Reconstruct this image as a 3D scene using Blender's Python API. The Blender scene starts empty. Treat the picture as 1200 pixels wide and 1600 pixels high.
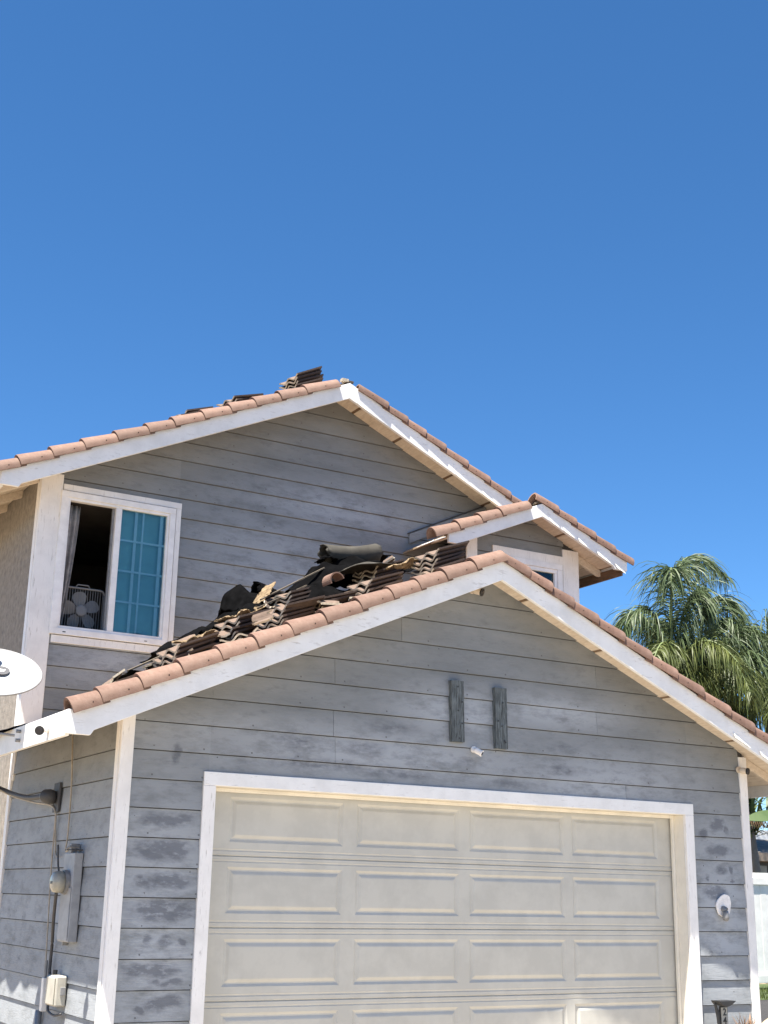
import bpy, math, random
from mathutils import Vector, Matrix, noise
random.seed(7)
C = bpy.context.scene.collection
R = math.radians
LAP = .2143
SC = bpy.context.scene

# ---------------------------------------------------------------- camera, sky, sun, exposure
cd = bpy.data.cameras.new('camera'); cam = bpy.data.objects.new('camera', cd); C.objects.link(cam)
cd.sensor_fit = 'VERTICAL'; cd.sensor_height = 24.0; cd.lens = 2038.26 / 1600 * 24.0
cd.clip_end = 3000; cd.clip_start = .05
yaw, pitch, roll = .517905, .286202, .020086
F = Vector((math.sin(yaw)*math.cos(pitch), math.cos(yaw)*math.cos(pitch), math.sin(pitch)))
Rt = Vector((math.cos(yaw), -math.sin(yaw), 0)); Up = Rt.cross(F)
r2 = math.cos(roll)*Rt + math.sin(roll)*Up; u2 = -math.sin(roll)*Rt + math.cos(roll)*Up
m = Matrix((r2, u2, -F)).transposed().to_4x4(); m.translation = Vector((-3.21725, -9.52641, 1.32411))
cam.matrix_world = m
SC.camera = cam

SUN = Vector((-1.133, -.604, 3.636)).normalized()
wd = bpy.data.worlds.new('World'); SC.world = wd; wd.use_nodes = True
nt = wd.node_tree; bg = nt.nodes['Background']; sk = nt.nodes.new('ShaderNodeTexSky')
sk.sky_type = 'NISHITA'; sk.sun_disc = False
sk.sun_elevation = math.asin(SUN.z); sk.sun_rotation = math.atan2(SUN.x, SUN.y)
sk.air_density = .72; sk.dust_density = .05; sk.ozone_density = 5.0; sk.altitude = 400
hs = nt.nodes.new('ShaderNodeHueSaturation'); hs.inputs['Saturation'].default_value = 1.18; hs.inputs['Hue'].default_value = .4975
nt.links.new(sk.outputs[0], hs.inputs['Color']); nt.links.new(hs.outputs[0], bg.inputs[0]); bg.inputs[1].default_value = .066
sl = bpy.data.lights.new('sun', 'SUN'); sl.energy = 5.0; sl.angle = R(.53); sl.color = (1, .94, .85)
so = bpy.data.objects.new('sun', sl); C.objects.link(so); so.rotation_euler = SUN.to_track_quat('Z', 'Y').to_euler()
SC.view_settings.view_transform = 'Standard'; SC.view_settings.look = 'None'
SC.view_settings.gamma = 1; SC.view_settings.exposure = 1.75
SC.cycles.max_bounces = 8; SC.cycles.diffuse_bounces = 5; SC.cycles.sample_clamp_indirect = 6

# ---------------------------------------------------------------- materials
def nodes(name):
    mt = bpy.data.materials.new(name); mt.use_nodes = True
    t = mt.node_tree; b = t.nodes['Principled BSDF']
    return mt, t, b
def N(t, typ, **kw):
    n = t.nodes.new(typ)
    for k, v in kw.items():
        if k.startswith('i_'):
            n.inputs[k[2:].replace('_', ' ')].default_value = v
        else: setattr(n, k, v)
    return n
def L(t, a, b): t.links.new(a, b)
def math_(t, op, a, b=None, clamp=False):
    n = t.nodes.new('ShaderNodeMath'); n.operation = op; n.use_clamp = clamp
    for i, v in enumerate((a, b)):
        if v is None: continue
        if isinstance(v, (int, float)): n.inputs[i].default_value = v
        else: L(t, v, n.inputs[i])
    return n.outputs[0]
def ramp(t, fac, stops):
    n = t.nodes.new('ShaderNodeValToRGB'); e = n.color_ramp.elements
    while len(e) > 1: e.remove(e[-1])
    e[0].position = stops[0][0]; e[0].color = (*stops[0][1], 1)
    for p, c in stops[1:]:
        k = e.new(p); k.color = (*c, 1)
    L(t, fac, n.inputs[0]); return n.outputs[0]
def mix(t, fac, a, b, blend='MIX'):
    n = t.nodes.new('ShaderNodeMix'); n.data_type = 'RGBA'; n.blend_type = blend
    if isinstance(fac, (int, float)): n.inputs[0].default_value = fac
    else: L(t, fac, n.inputs[0])
    for i, v in ((6, a), (7, b)):
        if isinstance(v, tuple): n.inputs[i].default_value = (*v, 1)
        else: L(t, v, n.inputs[i])
    return n.outputs[2]
def coords(t, scale=(1, 1, 1), kind='Object'):
    tc = t.nodes.new('ShaderNodeTexCoord'); mp = t.nodes.new('ShaderNodeMapping')
    mp.inputs['Scale'].default_value = scale; L(t, tc.outputs[kind], mp.inputs[0]); return mp.outputs[0]
def noise_(t, vec, scale, detail=6, rough=.6, dist=0):
    n = N(t, 'ShaderNodeTexNoise'); n.inputs['Scale'].default_value = scale
    n.inputs['Detail'].default_value = detail; n.inputs['Roughness'].default_value = rough
    n.inputs['Distortion'].default_value = dist
    L(t, vec, n.inputs['Vector']); return n.outputs['Fac']
def bump(t, b, h, strength, dist=.01):
    n = t.nodes.new('ShaderNodeBump'); n.inputs['Strength'].default_value = strength; n.inputs['Distance'].default_value = dist
    L(t, h, n.inputs['Height']); L(t, n.outputs[0], b.inputs['Normal'])
def rnd(t):
    return t.nodes.new('ShaderNodeObjectInfo').outputs['Random']

def simple(name, col, rough=.6, var=.12, scale=12, bmp=.15, metal=0, dark=.7, kind='Object', spec=.5):
    mt, t, b = nodes(name); v = coords(t, kind=kind); f = noise_(t, v, scale, 8, .65)
    lo = tuple(c*dark for c in col); hi = tuple(min(1, c*(2-dark)) for c in col)
    c = ramp(t, f, [(.5-var*2, lo), (.5, col), (.5+var*2, hi)])
    L(t, c, b.inputs['Base Color']); b.inputs['Roughness'].default_value = rough; b.inputs['Metallic'].default_value = metal; b.inputs['Specular IOR Level'].default_value = spec
    if bmp: bump(t, b, noise_(t, v, scale*6, 4), bmp, .004)
    return mt

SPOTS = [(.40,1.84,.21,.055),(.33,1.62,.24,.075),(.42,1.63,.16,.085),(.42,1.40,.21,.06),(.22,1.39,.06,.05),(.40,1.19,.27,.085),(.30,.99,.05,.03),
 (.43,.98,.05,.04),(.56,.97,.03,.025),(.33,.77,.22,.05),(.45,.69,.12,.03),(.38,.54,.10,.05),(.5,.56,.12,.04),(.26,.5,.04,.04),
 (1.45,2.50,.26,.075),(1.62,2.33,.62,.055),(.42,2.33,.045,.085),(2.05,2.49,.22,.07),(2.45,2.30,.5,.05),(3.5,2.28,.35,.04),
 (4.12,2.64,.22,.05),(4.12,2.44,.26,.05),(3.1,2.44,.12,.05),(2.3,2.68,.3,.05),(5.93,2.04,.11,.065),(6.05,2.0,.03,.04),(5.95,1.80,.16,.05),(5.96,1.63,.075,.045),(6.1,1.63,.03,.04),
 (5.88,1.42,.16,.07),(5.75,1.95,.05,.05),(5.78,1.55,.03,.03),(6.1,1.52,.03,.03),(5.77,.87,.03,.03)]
def siding_mat():
    mt, t, b = nodes('grey_siding_paint')
    v = coords(t); sep = N(t, 'ShaderNodeSeparateXYZ'); L(t, v, sep.inputs[0])
    big = noise_(t, coords(t, (.7, .7, 2.2)), 2.2, 5, .6)
    grain = noise_(t, coords(t, (1.5, 1.5, 26)), 5, 6, .6, .9)
    fine = noise_(t, v, 60, 4)
    c = ramp(t, big, [(.28, (.172,.184,.190)), (.5, (.205,.219,.226)), (.74, (.242,.257,.265))])
    c = mix(t, math_(t, 'MULTIPLY', math_(t, 'SUBTRACT', grain, .45, True), .9), c, (.28,.285,.295))
    # faded paint patches, paled further to paint in brighter light on lower boards
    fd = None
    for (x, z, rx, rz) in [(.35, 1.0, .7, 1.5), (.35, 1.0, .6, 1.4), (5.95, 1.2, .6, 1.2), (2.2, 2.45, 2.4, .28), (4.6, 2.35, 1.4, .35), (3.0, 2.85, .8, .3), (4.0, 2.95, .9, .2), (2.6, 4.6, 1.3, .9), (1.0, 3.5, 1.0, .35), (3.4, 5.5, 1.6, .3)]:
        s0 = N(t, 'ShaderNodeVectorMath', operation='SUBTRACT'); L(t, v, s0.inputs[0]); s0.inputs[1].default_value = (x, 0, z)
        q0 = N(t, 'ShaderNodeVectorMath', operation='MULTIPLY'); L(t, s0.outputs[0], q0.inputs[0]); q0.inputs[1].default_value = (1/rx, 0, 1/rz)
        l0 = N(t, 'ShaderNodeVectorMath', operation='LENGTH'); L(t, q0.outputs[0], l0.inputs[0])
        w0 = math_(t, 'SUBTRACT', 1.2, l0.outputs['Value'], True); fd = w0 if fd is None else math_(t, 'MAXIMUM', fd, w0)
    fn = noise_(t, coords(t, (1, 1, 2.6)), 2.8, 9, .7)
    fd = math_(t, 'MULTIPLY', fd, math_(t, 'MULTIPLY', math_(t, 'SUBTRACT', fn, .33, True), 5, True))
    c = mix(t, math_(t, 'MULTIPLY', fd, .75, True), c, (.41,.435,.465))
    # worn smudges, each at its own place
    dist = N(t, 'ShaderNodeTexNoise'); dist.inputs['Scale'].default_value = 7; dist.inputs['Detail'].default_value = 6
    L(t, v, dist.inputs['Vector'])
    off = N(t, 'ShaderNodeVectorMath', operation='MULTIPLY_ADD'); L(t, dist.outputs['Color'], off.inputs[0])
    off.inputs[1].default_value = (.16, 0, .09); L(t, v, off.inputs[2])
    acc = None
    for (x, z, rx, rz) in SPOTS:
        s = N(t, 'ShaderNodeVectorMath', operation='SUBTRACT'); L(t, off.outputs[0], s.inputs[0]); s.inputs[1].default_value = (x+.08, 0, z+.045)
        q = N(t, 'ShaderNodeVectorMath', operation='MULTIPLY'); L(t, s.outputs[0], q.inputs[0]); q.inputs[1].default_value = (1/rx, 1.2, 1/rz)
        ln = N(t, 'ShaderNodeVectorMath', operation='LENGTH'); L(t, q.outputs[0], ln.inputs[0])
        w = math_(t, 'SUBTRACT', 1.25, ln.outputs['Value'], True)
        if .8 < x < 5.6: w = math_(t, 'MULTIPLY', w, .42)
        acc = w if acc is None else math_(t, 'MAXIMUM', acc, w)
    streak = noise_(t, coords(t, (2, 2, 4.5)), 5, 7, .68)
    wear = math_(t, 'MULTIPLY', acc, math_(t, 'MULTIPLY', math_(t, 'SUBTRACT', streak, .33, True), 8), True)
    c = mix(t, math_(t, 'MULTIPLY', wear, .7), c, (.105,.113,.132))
    # scattered faint dirt everywhere
    d2 = noise_(t, coords(t, (1.2, 1.2, 3)), 4.5, 9, .72)
    c = mix(t, math_(t, 'MULTIPLY', math_(t, 'SUBTRACT', d2, .53, True), 2.6, True), c, (.112,.118,.132))
    vo = N(t, 'ShaderNodeTexVoronoi'); vo.inputs['Scale'].default_value = 5.5; L(t, v, vo.inputs['Vector'])
    c = mix(t, math_(t, 'LESS_THAN', vo.outputs['Distance'], .032), c, (.09,.09,.10))
    # rusty nail heads at the studs, just above each butt edge
    yx = math_(t, 'ADD', sep.outputs[0], sep.outputs[1])
    gx = math_(t, 'ABSOLUTE', math_(t, 'SUBTRACT', math_(t, 'FRACT', math_(t, 'DIVIDE', math_(t, 'ADD', yx, 10.11), .405)), .5))
    gz = math_(t, 'ABSOLUTE', math_(t, 'SUBTRACT', math_(t, 'FRACT', math_(t, 'DIVIDE', math_(t, 'ADD', sep.outputs[2], 10*LAP-.425+.5*LAP-.028), LAP)), .5))
    dd = math_(t, 'MULTIPLY', math_(t, 'LESS_THAN', gx, .016), math_(t, 'LESS_THAN', gz, .030))
    keep = math_(t, 'GREATER_THAN', noise_(t, coords(t, (2.4, 2.4, 4.6)), 3.0, 1), .50)
    c = mix(t, math_(t, 'MULTIPLY', math_(t, 'MULTIPLY', dd, keep), .75), c, (.085,.083,.085))
    # each board its own shade
    rr = math_(t, 'ADD', math_(t, 'MULTIPLY', rnd(t), .14), .93)
    n = N(t, 'ShaderNodeVectorMath', operation='SCALE'); L(t, c, n.inputs[0]); L(t, rr, n.inputs['Scale'])
    L(t, n.outputs[0], b.inputs['Base Color']); b.inputs['Roughness'].default_value = .62
    b.inputs['Specular IOR Level'].default_value = .3
    h = math_(t, 'ADD', math_(t, 'MULTIPLY', grain, 1.0), math_(t, 'MULTIPLY', fine, .3))
    bump(t, b, h, .45, .006)
    return mt
def white_paint(name, col=(.80,.795,.78), peel=.5, grainscale=(3, 3, 3), thr=.57):
    mt, t, b = nodes(name); v = coords(t)
    d = noise_(t, v, 3.2, 8, .65); g = noise_(t, coords(t, grainscale), 7, 7, .7)
    c = ramp(t, d, [(.3, tuple(x*.86 for x in col)), (.55, col), (.8, tuple(min(1, x*1.05) for x in col))])
    pk = math_(t, 'MULTIPLY', math_(t, 'SUBTRACT', g, thr, True), 9, True)
    pk = math_(t, 'MULTIPLY', pk, math_(t, 'MULTIPLY', math_(t, 'SUBTRACT', d, .40, True), 6, True))
    c = mix(t, math_(t, 'MULTIPLY', pk, peel), c, (.30,.27,.24))
    c = mix(t, math_(t, 'MULTIPLY', math_(t, 'SUBTRACT', noise_(t, coords(t, (1, 1, .35)), 9, 5), .55, True), .7, True), c, (.56,.53,.48))
    L(t, c, b.inputs['Base Color']); b.inputs['Roughness'].default_value = .5
    bump(t, b, math_(t, 'ADD', noise_(t, coords(t, (2, 2, 2)), 30, 5), math_(t, 'MULTIPLY', pk, -1.0)), .3, .004)
    return mt
def tile_mat():
    mt, t, b = nodes('terracotta'); v = coords(t)
    f = noise_(t, v, 9, 8, .65); sp = noise_(t, v, 90, 3, .6)
    c = ramp(t, f, [(.3, (.120,.067,.047)), (.5, (.155,.089,.064)), (.7, (.198,.124,.094))])
    c = mix(t, math_(t, 'MULTIPLY', math_(t, 'SUBTRACT', sp, .6, True), 3, True), c, (.11,.055,.036))
    c = mix(t, math_(t, 'MULTIPLY', math_(t, 'SUBTRACT', noise_(t, v, 3.5, 8, .7), .5, True), 3.2, True), c, (.20,.135,.10))
    rr = math_(t, 'ADD', math_(t, 'MULTIPLY', rnd(t), .34), .84)
    n = N(t, 'ShaderNodeVectorMath', operation='SCALE'); L(t, c, n.inputs[0]); L(t, rr, n.inputs['Scale'])
    L(t, n.outputs[0], b.inputs['Base Color']); b.inputs['Roughness'].default_value = .85
    bump(t, b, math_(t, 'ADD', f, sp), .35, .006); return mt
def wood_mat(name, c0, c1, rough=.8, scale=(2, 2, 30), spec=.2):
    mt, t, b = nodes(name); g = noise_(t, coords(t, scale), 5, 7, .65, .6); k = noise_(t, coords(t), 5, 6)
    c = ramp(t, g, [(.32, c0), (.62, c1)])
    c = mix(t, math_(t, 'MULTIPLY', math_(t, 'SUBTRACT', k, .55, True), 2, True), c, tuple(x*.55 for x in c0))
    L(t, c, b.inputs['Base Color']); b.inputs['Roughness'].default_value = rough; b.inputs['Specular IOR Level'].default_value = spec
    bump(t, b, g, .6, .008); return mt
M = {}
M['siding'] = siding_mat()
M['trim'] = white_paint('white_trim_paint', (.81,.795,.775), .75, (9, 9, .9))
M['rake'] = white_paint('white_rake_paint', (.80,.80,.79), .5, (1.2, 8, 6), .57)
M['rake_side'] = white_paint('white_eave_paint', (.78,.77,.74), .5, (6, 1.2, 6), .6)
M['vinyl'] = simple('white_vinyl', (.80,.79,.78), .35, .05, 5, .03, dark=.93)
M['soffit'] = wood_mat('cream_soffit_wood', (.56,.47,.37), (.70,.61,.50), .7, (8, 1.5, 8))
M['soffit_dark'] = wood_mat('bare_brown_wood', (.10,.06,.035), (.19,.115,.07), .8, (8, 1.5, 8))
M['lookout'] = wood_mat('shadowed_lookout_wood', (.14,.09,.055), (.22,.15,.10), .8)  # wood darkened, with the shade of the soffit gaps put into its colour
M['door'] = simple('almond_door_paint', (.475,.465,.42), .38, .04, 3, .06, dark=.95)
M['jamb'] = white_paint('cream_jamb_paint', (.76,.72,.63), .3, (9, 9, 1.0))
M['tile'] = tile_mat()
M['nail'] = simple('nail_hole', (.05,.03,.025), .9, .1, 30, 0)
M['stucco'] = simple('beige_stucco', (.225,.20,.17), .9, .12, 14, 1.0, dark=.6)
M['core'] = simple('wall_sheathing', (.055,.055,.057), .9, .1, 5, 0)  # dark enough to paint in the shadow lines under the laps
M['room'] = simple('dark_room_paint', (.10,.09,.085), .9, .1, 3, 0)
M['felt'] = simple('black_roofing_felt', (.0042,.0042,.0045), .95, .12, 9, .5, dark=.4, spec=.01)
M['ply'] = wood_mat('bare_roof_plywood', (.24,.17,.11), (.36,.28,.19), .85, (3, 12, 12))
M['felt_grey'] = simple('weathered_grey_felt', (.052,.048,.041), .85, .2, 5, .4, dark=.3, spec=.1)
M['card'] = wood_mat('tan_torn_paper', (.11,.072,.042), (.25,.185,.11), .85, (6, 6, 10))
M['stile'] = simple('brown_concrete_tile', (.048,.031,.024), .85, .14, 10, .5, dark=.55)  # brown body, darkened further for the shade on the long sides
M['stile_end'] = simple('mortar_and_sunlit_tile_edge', (.46,.40,.31), .9, .14, 25, .6, dark=.45)  # tile ends paled to paint in sunlight; also serves the mortar bed
M['stile_top'] = simple('tan_tile_face', (.125,.085,.062), .85, .12, 12, .5, dark=.65)  # tan top, kept lighter than the sides to take in the sun
M['lath'] = wood_mat('grey_weathered_lath', (.045,.036,.028), (.15,.125,.095), .85, (1.5, 14, 14))
M['oldwood'] = wood_mat('old_grey_block_wood', (.012,.014,.016), (.165,.19,.20), .85, (26, 26, 1.6))
M['metal_white'] = simple('painted_white_metal', (.78,.78,.76), .4, .05, 6, .03, dark=.93)
M['dish'] = simple('dish_grey_white', (.31,.32,.32), .45, .05, 5, .02, dark=.95)
M['black'] = simple('black_plastic', (.02,.02,.021), .45, .1, 20, .05)
M['grey_metal'] = simple('painted_grey_metal', (.31,.32,.335), .5, .08, 10, .1, dark=.85)
M['mid_metal'] = simple('dull_grey_metal', (.24,.24,.24), .5, .12, 12, .15, .3, .7)
M['cable'] = simple('dark_cable', (.055,.055,.058), .6, .1, 12, .1)
M['cable_tan'] = simple('tan_cable', (.36,.31,.24), .6, .1, 12, .1)
M['beige_plastic'] = simple('aged_beige_plastic', (.42,.40,.34), .45, .08, 8, .05, dark=.85)
M['meter_glass'] = simple('meter_grey', (.34,.33,.28), .2, .06, 8, 0, dark=.85)
M['lens'] = simple('camera_lens_glass', (.03,.03,.04), .08, .05, 10, 0)
M['bulb'] = simple('dusty_grey_glass', (.20,.20,.20), .3, .2, 20, .1, dark=.5)
M['gasket'] = simple('white_foam_gasket', (.80,.78,.76), .9, .06, 25, .4, dark=.9)
M['fan'] = simple('white_fan_plastic', (.19,.19,.19), .5, .04, 6, 0, dark=.93)
M['curtain'] = simple('grey_curtain_cloth', (.30,.29,.29), .95, .08, 12, .2)
M['teal'] = simple('glass_teal_blind', (.30,.50,.48), .7, .04, 3, 0, dark=.93)  # glass tint and reflected sky put into the blind's colour
M['grid'] = simple('pale_window_grid', (.74,.80,.80), .4, .03, 3, 0, dark=.95)
M['concrete'] = simple('driveway_concrete', (.37,.32,.255), .9, .1, 2.5, .3, dark=.8)
M['sidewalk'] = simple('path_concrete', (.32,.285,.24), .9, .1, 2.5, .3, dark=.8)
M['lawn'] = simple('lawn_soil_green', (.045,.07,.02), .9, .14, 6, .6, dark=.5)
M['soil'] = simple('dry_soil', (.25,.20,.14), .95, .14, 1.2, .6, dark=.6)
M['mulch'] = simple('dark_mulch', (.028,.026,.026), .95, .15, 25, .9, dark=.4)
M['asphalt'] = simple('asphalt', (.055,.055,.056), .9, .12, 8, .5)
M['fence'] = simple('white_vinyl_fence', (.82,.80,.75), .4, .05, 3, .03, dark=.93)
M['shingle'] = simple('grey_brown_shingle', (.22,.20,.175), .95, .14, 9, .6, dark=.6, spec=.05)
M['tanwall'] = simple('tan_house_wall', (.32,.25,.19), .9, .1, 6, .4, dark=.75)
M['darkglass'] = simple('dark_window_glass', (.015,.016,.02), .1, .1, 3, 0)
M['paleglass'] = simple('pale_blind_behind_glass', (.18,.19,.19), .3, .06, 3, 0)
M['rock'] = simple('tan_boulder', (.46,.36,.24), .9, .14, 7, .8, dark=.65)
M['pot'] = simple('dark_grey_pot', (.10,.10,.10), .7, .1, 8, .2)
def leafmat(name, c0, c1, trans=.25, rough=.5):
    mt, t, b = nodes(name); f = noise_(t, coords(t), 2.6, 5, .6)
    c = ramp(t, f, [(.3, c0), (.68, c1)])
    L(t, c, b.inputs['Base Color']); b.inputs['Roughness'].default_value = rough
    b.inputs['Transmission Weight'].default_value = 0
    b.inputs['Specular IOR Level'].default_value = .35
    tr = t.nodes.new('ShaderNodeBsdfTranslucent'); L(t, c, tr.inputs[0])
    ms = t.nodes.new('ShaderNodeMixShader'); ms.inputs[0].default_value = trans
    L(t, b.outputs[0], ms.inputs[1]); L(t, tr.outputs[0], ms.inputs[2]); L(t, ms.outputs[0], t.nodes['Material Output'].inputs[0])
    return mt
M['leaf'] = leafmat('palm_leaf', (.042,.075,.03), (.13,.17,.08))
M['leaf_yellow'] = leafmat('yellowing_palm_leaf', (.045,.070,.018), (.135,.155,.045))
M['rachis'] = simple('green_palm_stalk', (.13,.17,.06), .6, .1, 8, .1)
M['trunk'] = simple('grey_palm_trunk', (.18,.15,.12), .9, .14, 8, .8)
M['paddle'] = leafmat('pale_green_paddle_leaf', (.07,.11,.04), (.12,.165,.075), .1)
M['spiky'] = leafmat('rust_spiky_leaf', (.13,.065,.03), (.33,.20,.11), .1, .6)
def glassmat():
    mt, t, b = nodes('tinted_window_glass')
    tr = t.nodes.new('ShaderNodeBsdfTransparent'); tr.inputs[0].default_value = (.80,.92,.95,1)
    gl = t.nodes.new('ShaderNodeBsdfGlossy'); gl.inputs['Roughness'].default_value = .03; gl.inputs[0].default_value = (.62,.78,.78,1)
    fr = t.nodes.new('ShaderNodeFresnel'); fr.inputs[0].default_value = 1.7
    ms = t.nodes.new('ShaderNodeMixShader'); L(t, fr.outputs[0], ms.inputs[0])
    L(t, tr.outputs[0], ms.inputs[1]); L(t, gl.outputs[0], ms.inputs[2]); L(t, ms.outputs[0], t.nodes['Material Output'].inputs[0])
    return mt
M['glass'] = glassmat()

# ---------------------------------------------------------------- mesh helpers
class MB:
    def __init__(s): s.v = []; s.f = []; s.mi = []
    def add(s, verts, faces, mi=0):
        o = len(s.v); s.v += [tuple(v) for v in verts]; s.f += [tuple(i+o for i in f) for f in faces]; s.mi += [mi]*len(faces); return s
    def box(s, x0, x1, y0, y1, z0, z1, mi=0):
        return s.add([(x0,y0,z0),(x1,y0,z0),(x1,y1,z0),(x0,y1,z0),(x0,y0,z1),(x1,y0,z1),(x1,y1,z1),(x0,y1,z1)],
            [(0,3,2,1),(4,5,6,7),(0,1,5,4),(1,2,6,5),(2,3,7,6),(3,0,4,7)], mi)
    def prism(s, poly, y0, y1, mi=0, fy=None):      # poly of (x, z), extruded along y; fy(x,z) overrides the front y
        n = len(poly)
        a = [(x, fy(x, z) if fy else y0, z) for x, z in poly]; b = [(x, y1, z) for x, z in poly]
        return s.add(a+b, [tuple(range(n)), tuple(range(2*n-1, n-1, -1))] + [((i+1) % n, i, n+i, n+(i+1) % n) for i in range(n)], mi)
    def tube(s, pts, r, seg=8, mi=0, cap=True):
        pts = [Vector(p) for p in pts]; rs = r if isinstance(r, (list, tuple)) else [r]*len(pts); vs = []; fs = []
        for i, p in enumerate(pts):
            d = (pts[min(i+1, len(pts)-1)] - pts[max(i-1, 0)]).normalized()
            a = d.cross(Vector((0, 0, 1)) if abs(d.z) < .9 else Vector((1, 0, 0))).normalized(); b = d.cross(a)
            for k in range(seg):
                t = 2*math.pi*k/seg; vs.append(p + (a*math.cos(t) + b*math.sin(t))*rs[i])
        for i in range(len(pts)-1):
            for k in range(seg): fs.append((i*seg+k, i*seg+(k+1) % seg, (i+1)*seg+(k+1) % seg, (i+1)*seg+k))
        if cap: fs.append(tuple(range(seg))[::-1]); fs.append(tuple((len(pts)-1)*seg+k for k in range(seg)))
        return s.add(vs, fs, mi)
    def mesh(s, name, mats, smooth=False):
        me = bpy.data.meshes.new(name); me.from_pydata(s.v, [], s.f); me.update()
        for mm in (mats if isinstance(mats, (list, tuple)) else [mats]): me.materials.append(mm)
        me.polygons.foreach_set('material_index', s.mi)
        if smooth: me.polygons.foreach_set('use_smooth', [True]*len(me.polygons))
        me.update(); return me
    def build(s, name, mats, parent=None, smooth=False, bev=0, fix=True):
        me = s.mesh(name, mats, smooth); o = bpy.data.objects.new(name, me); C.objects.link(o)
        if fix:
            import bmesh
            bm = bmesh.new(); bm.from_mesh(me); bmesh.ops.recalc_face_normals(bm, faces=bm.faces); bm.to_mesh(me); bm.free()
        if parent: o.parent = parent
        if bev:
            b = o.modifiers.new('bevel', 'BEVEL'); b.width = bev; b.segments = 2; b.limit_method = 'ANGLE'; b.angle_limit = R(40)
        return o
def empty(name, loc=(0, 0, 0), label=None, cat=None, group=None, parent=None):
    o = bpy.data.objects.new(name, None); C.objects.link(o); o.location = loc; o.empty_display_size = .1
    if parent: o.parent = parent
    if label: tag(o, label, cat, group)
    return o
def tag(o, label=None, cat=None, group=None, kind=None):
    if label: o['label'] = label
    if cat: o['category'] = cat
    if group: o['group'] = group
    if kind: o['kind'] = kind
    elif cat: o['kind'] = 'thing'
    return o
def text_mesh(name, body, size, mat, parent, loc, rot=(0, 0, 0), extrude=.0, offset=.0):
    cu = bpy.data.curves.new(name, 'FONT'); cu.body = body; cu.size = size; cu.align_x = 'CENTER'; cu.align_y = 'CENTER'; cu.extrude = extrude; cu.offset = offset
    t = bpy.data.objects.new('text', cu); me = bpy.data.meshes.new_from_object(t); bpy.data.objects.remove(t)
    me.materials.clear(); me.materials.append(mat); me.name = name
    o = bpy.data.objects.new(name, me); C.objects.link(o); o.parent = parent; o.location = loc; o.rotation_euler = rot; return o
def clip(poly, a, b, c):                            # keep a*x + b*z <= c
    out = []
    for i in range(len(poly)):
        p, q = poly[i], poly[(i+1) % len(poly)]; dp = a*p[0]+b*p[1]-c; dq = a*q[0]+b*q[1]-c
        if dp <= 0: out.append(p)
        if (dp < 0 < dq) or (dq < 0 < dp):
            t = dp/(dp-dq); out.append((p[0]+t*(q[0]-p[0]), p[1]+t*(q[1]-p[1])))
    return out
def clipbox(poly, x0=None, x1=None, z0=None, z1=None):
    for a, b, c in ((-1, 0, None if x0 is None else -x0), (1, 0, x1), (0, -1, None if z0 is None else -z0), (0, 1, z1)):
        if c is not None and poly: poly = clip(poly, a, b, c)
    return poly
def minus(poly, r):                                 # polygon minus rectangle -> convex pieces
    x0, x1, z0, z1 = r
    ps = [clipbox(poly, x1=x0), clipbox(poly, x0=x1), clipbox(poly, x0=x0, x1=x1, z1=z0), clipbox(poly, x0=x0, x1=x1, z0=z1)]
    return [p for p in ps if area(p) > 1e-4]
def area(p):
    return abs(sum(p[i][0]*p[(i+1) % len(p)][1]-p[(i+1) % len(p)][0]*p[i][1] for i in range(len(p))))/2 if len(p) > 2 else 0

# ---------------------------------------------------------------- ground
def sheet(name, x0, x1, y0, y1, z, mat):
    o = MB().add([(x0,y0,z),(x1,y0,z),(x1,y1,z),(x0,y1,z)], [(0,1,2,3)]).build(name, mat); o['kind'] = 'structure'; return o
sheet('ground', -900, 900, -900, 900, -.12, M['soil'])
dv = MB().box(-1.2, 6.9, -13.0, .17, -.30, -.02).build('driveway', M['concrete']); dv['kind'] = 'structure'
sheet('road', -300, 300, -24, -14.6, -.114, M['asphalt'])
pv = MB().box(-60, 60, -14.4, -13.0, -.3, -.03).build('pavement', M['sidewalk']); pv['kind'] = 'structure'
sheet('back_lawn', 6.95, 26, 6.2, 9.2, -.108, M['lawn'])
sheet('mulch_bed', 6.95, 22, -2, 6.15, -.110, M['mulch'])
gb = MB()
for i in range(9000):
    x = random.uniform(9.5, 19); y = random.uniform(6.2, 8.0); h = random.uniform(.03, .08); a = random.uniform(0, 6.28); w = .006
    dx, dy = math.cos(a)*w, math.sin(a)*w; lx, ly = random.uniform(-.03, .03), random.uniform(-.03, .03)
    gb.add([(x-dx,y-dy,-.108),(x+dx,y+dy,-.108),(x+lx,y+ly,-.108+h)], [(0,1,2)])
tag(gb.build('grass', M['leaf_yellow'], fix=False), 'short green grass at the foot of the white fence', 'grass', kind='stuff')

# ================================================================ HOUSE
H = empty('house', (0, 0, 0), 'grey two storey house with white garage door, gabled front and half stripped tile roof', 'house')
W = 6.331
GA = dict(ax=3.19, yf=-.40, yb=3.06, s=.445, z=4.171, x0=-.555, x1=6.935)
UP = dict(ax=3.22, yf=2.60, yb=10.5, s=.4585, z=6.872, x0=-.52, x1=6.42)
TH = dict(ax=5.44, yf=2.00, yb=3.06, s=.43, z=5.672, x0=4.17, x1=6.66)
def top(g, x): return g['z'] - g['s']*abs(x-g['ax'])

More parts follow.
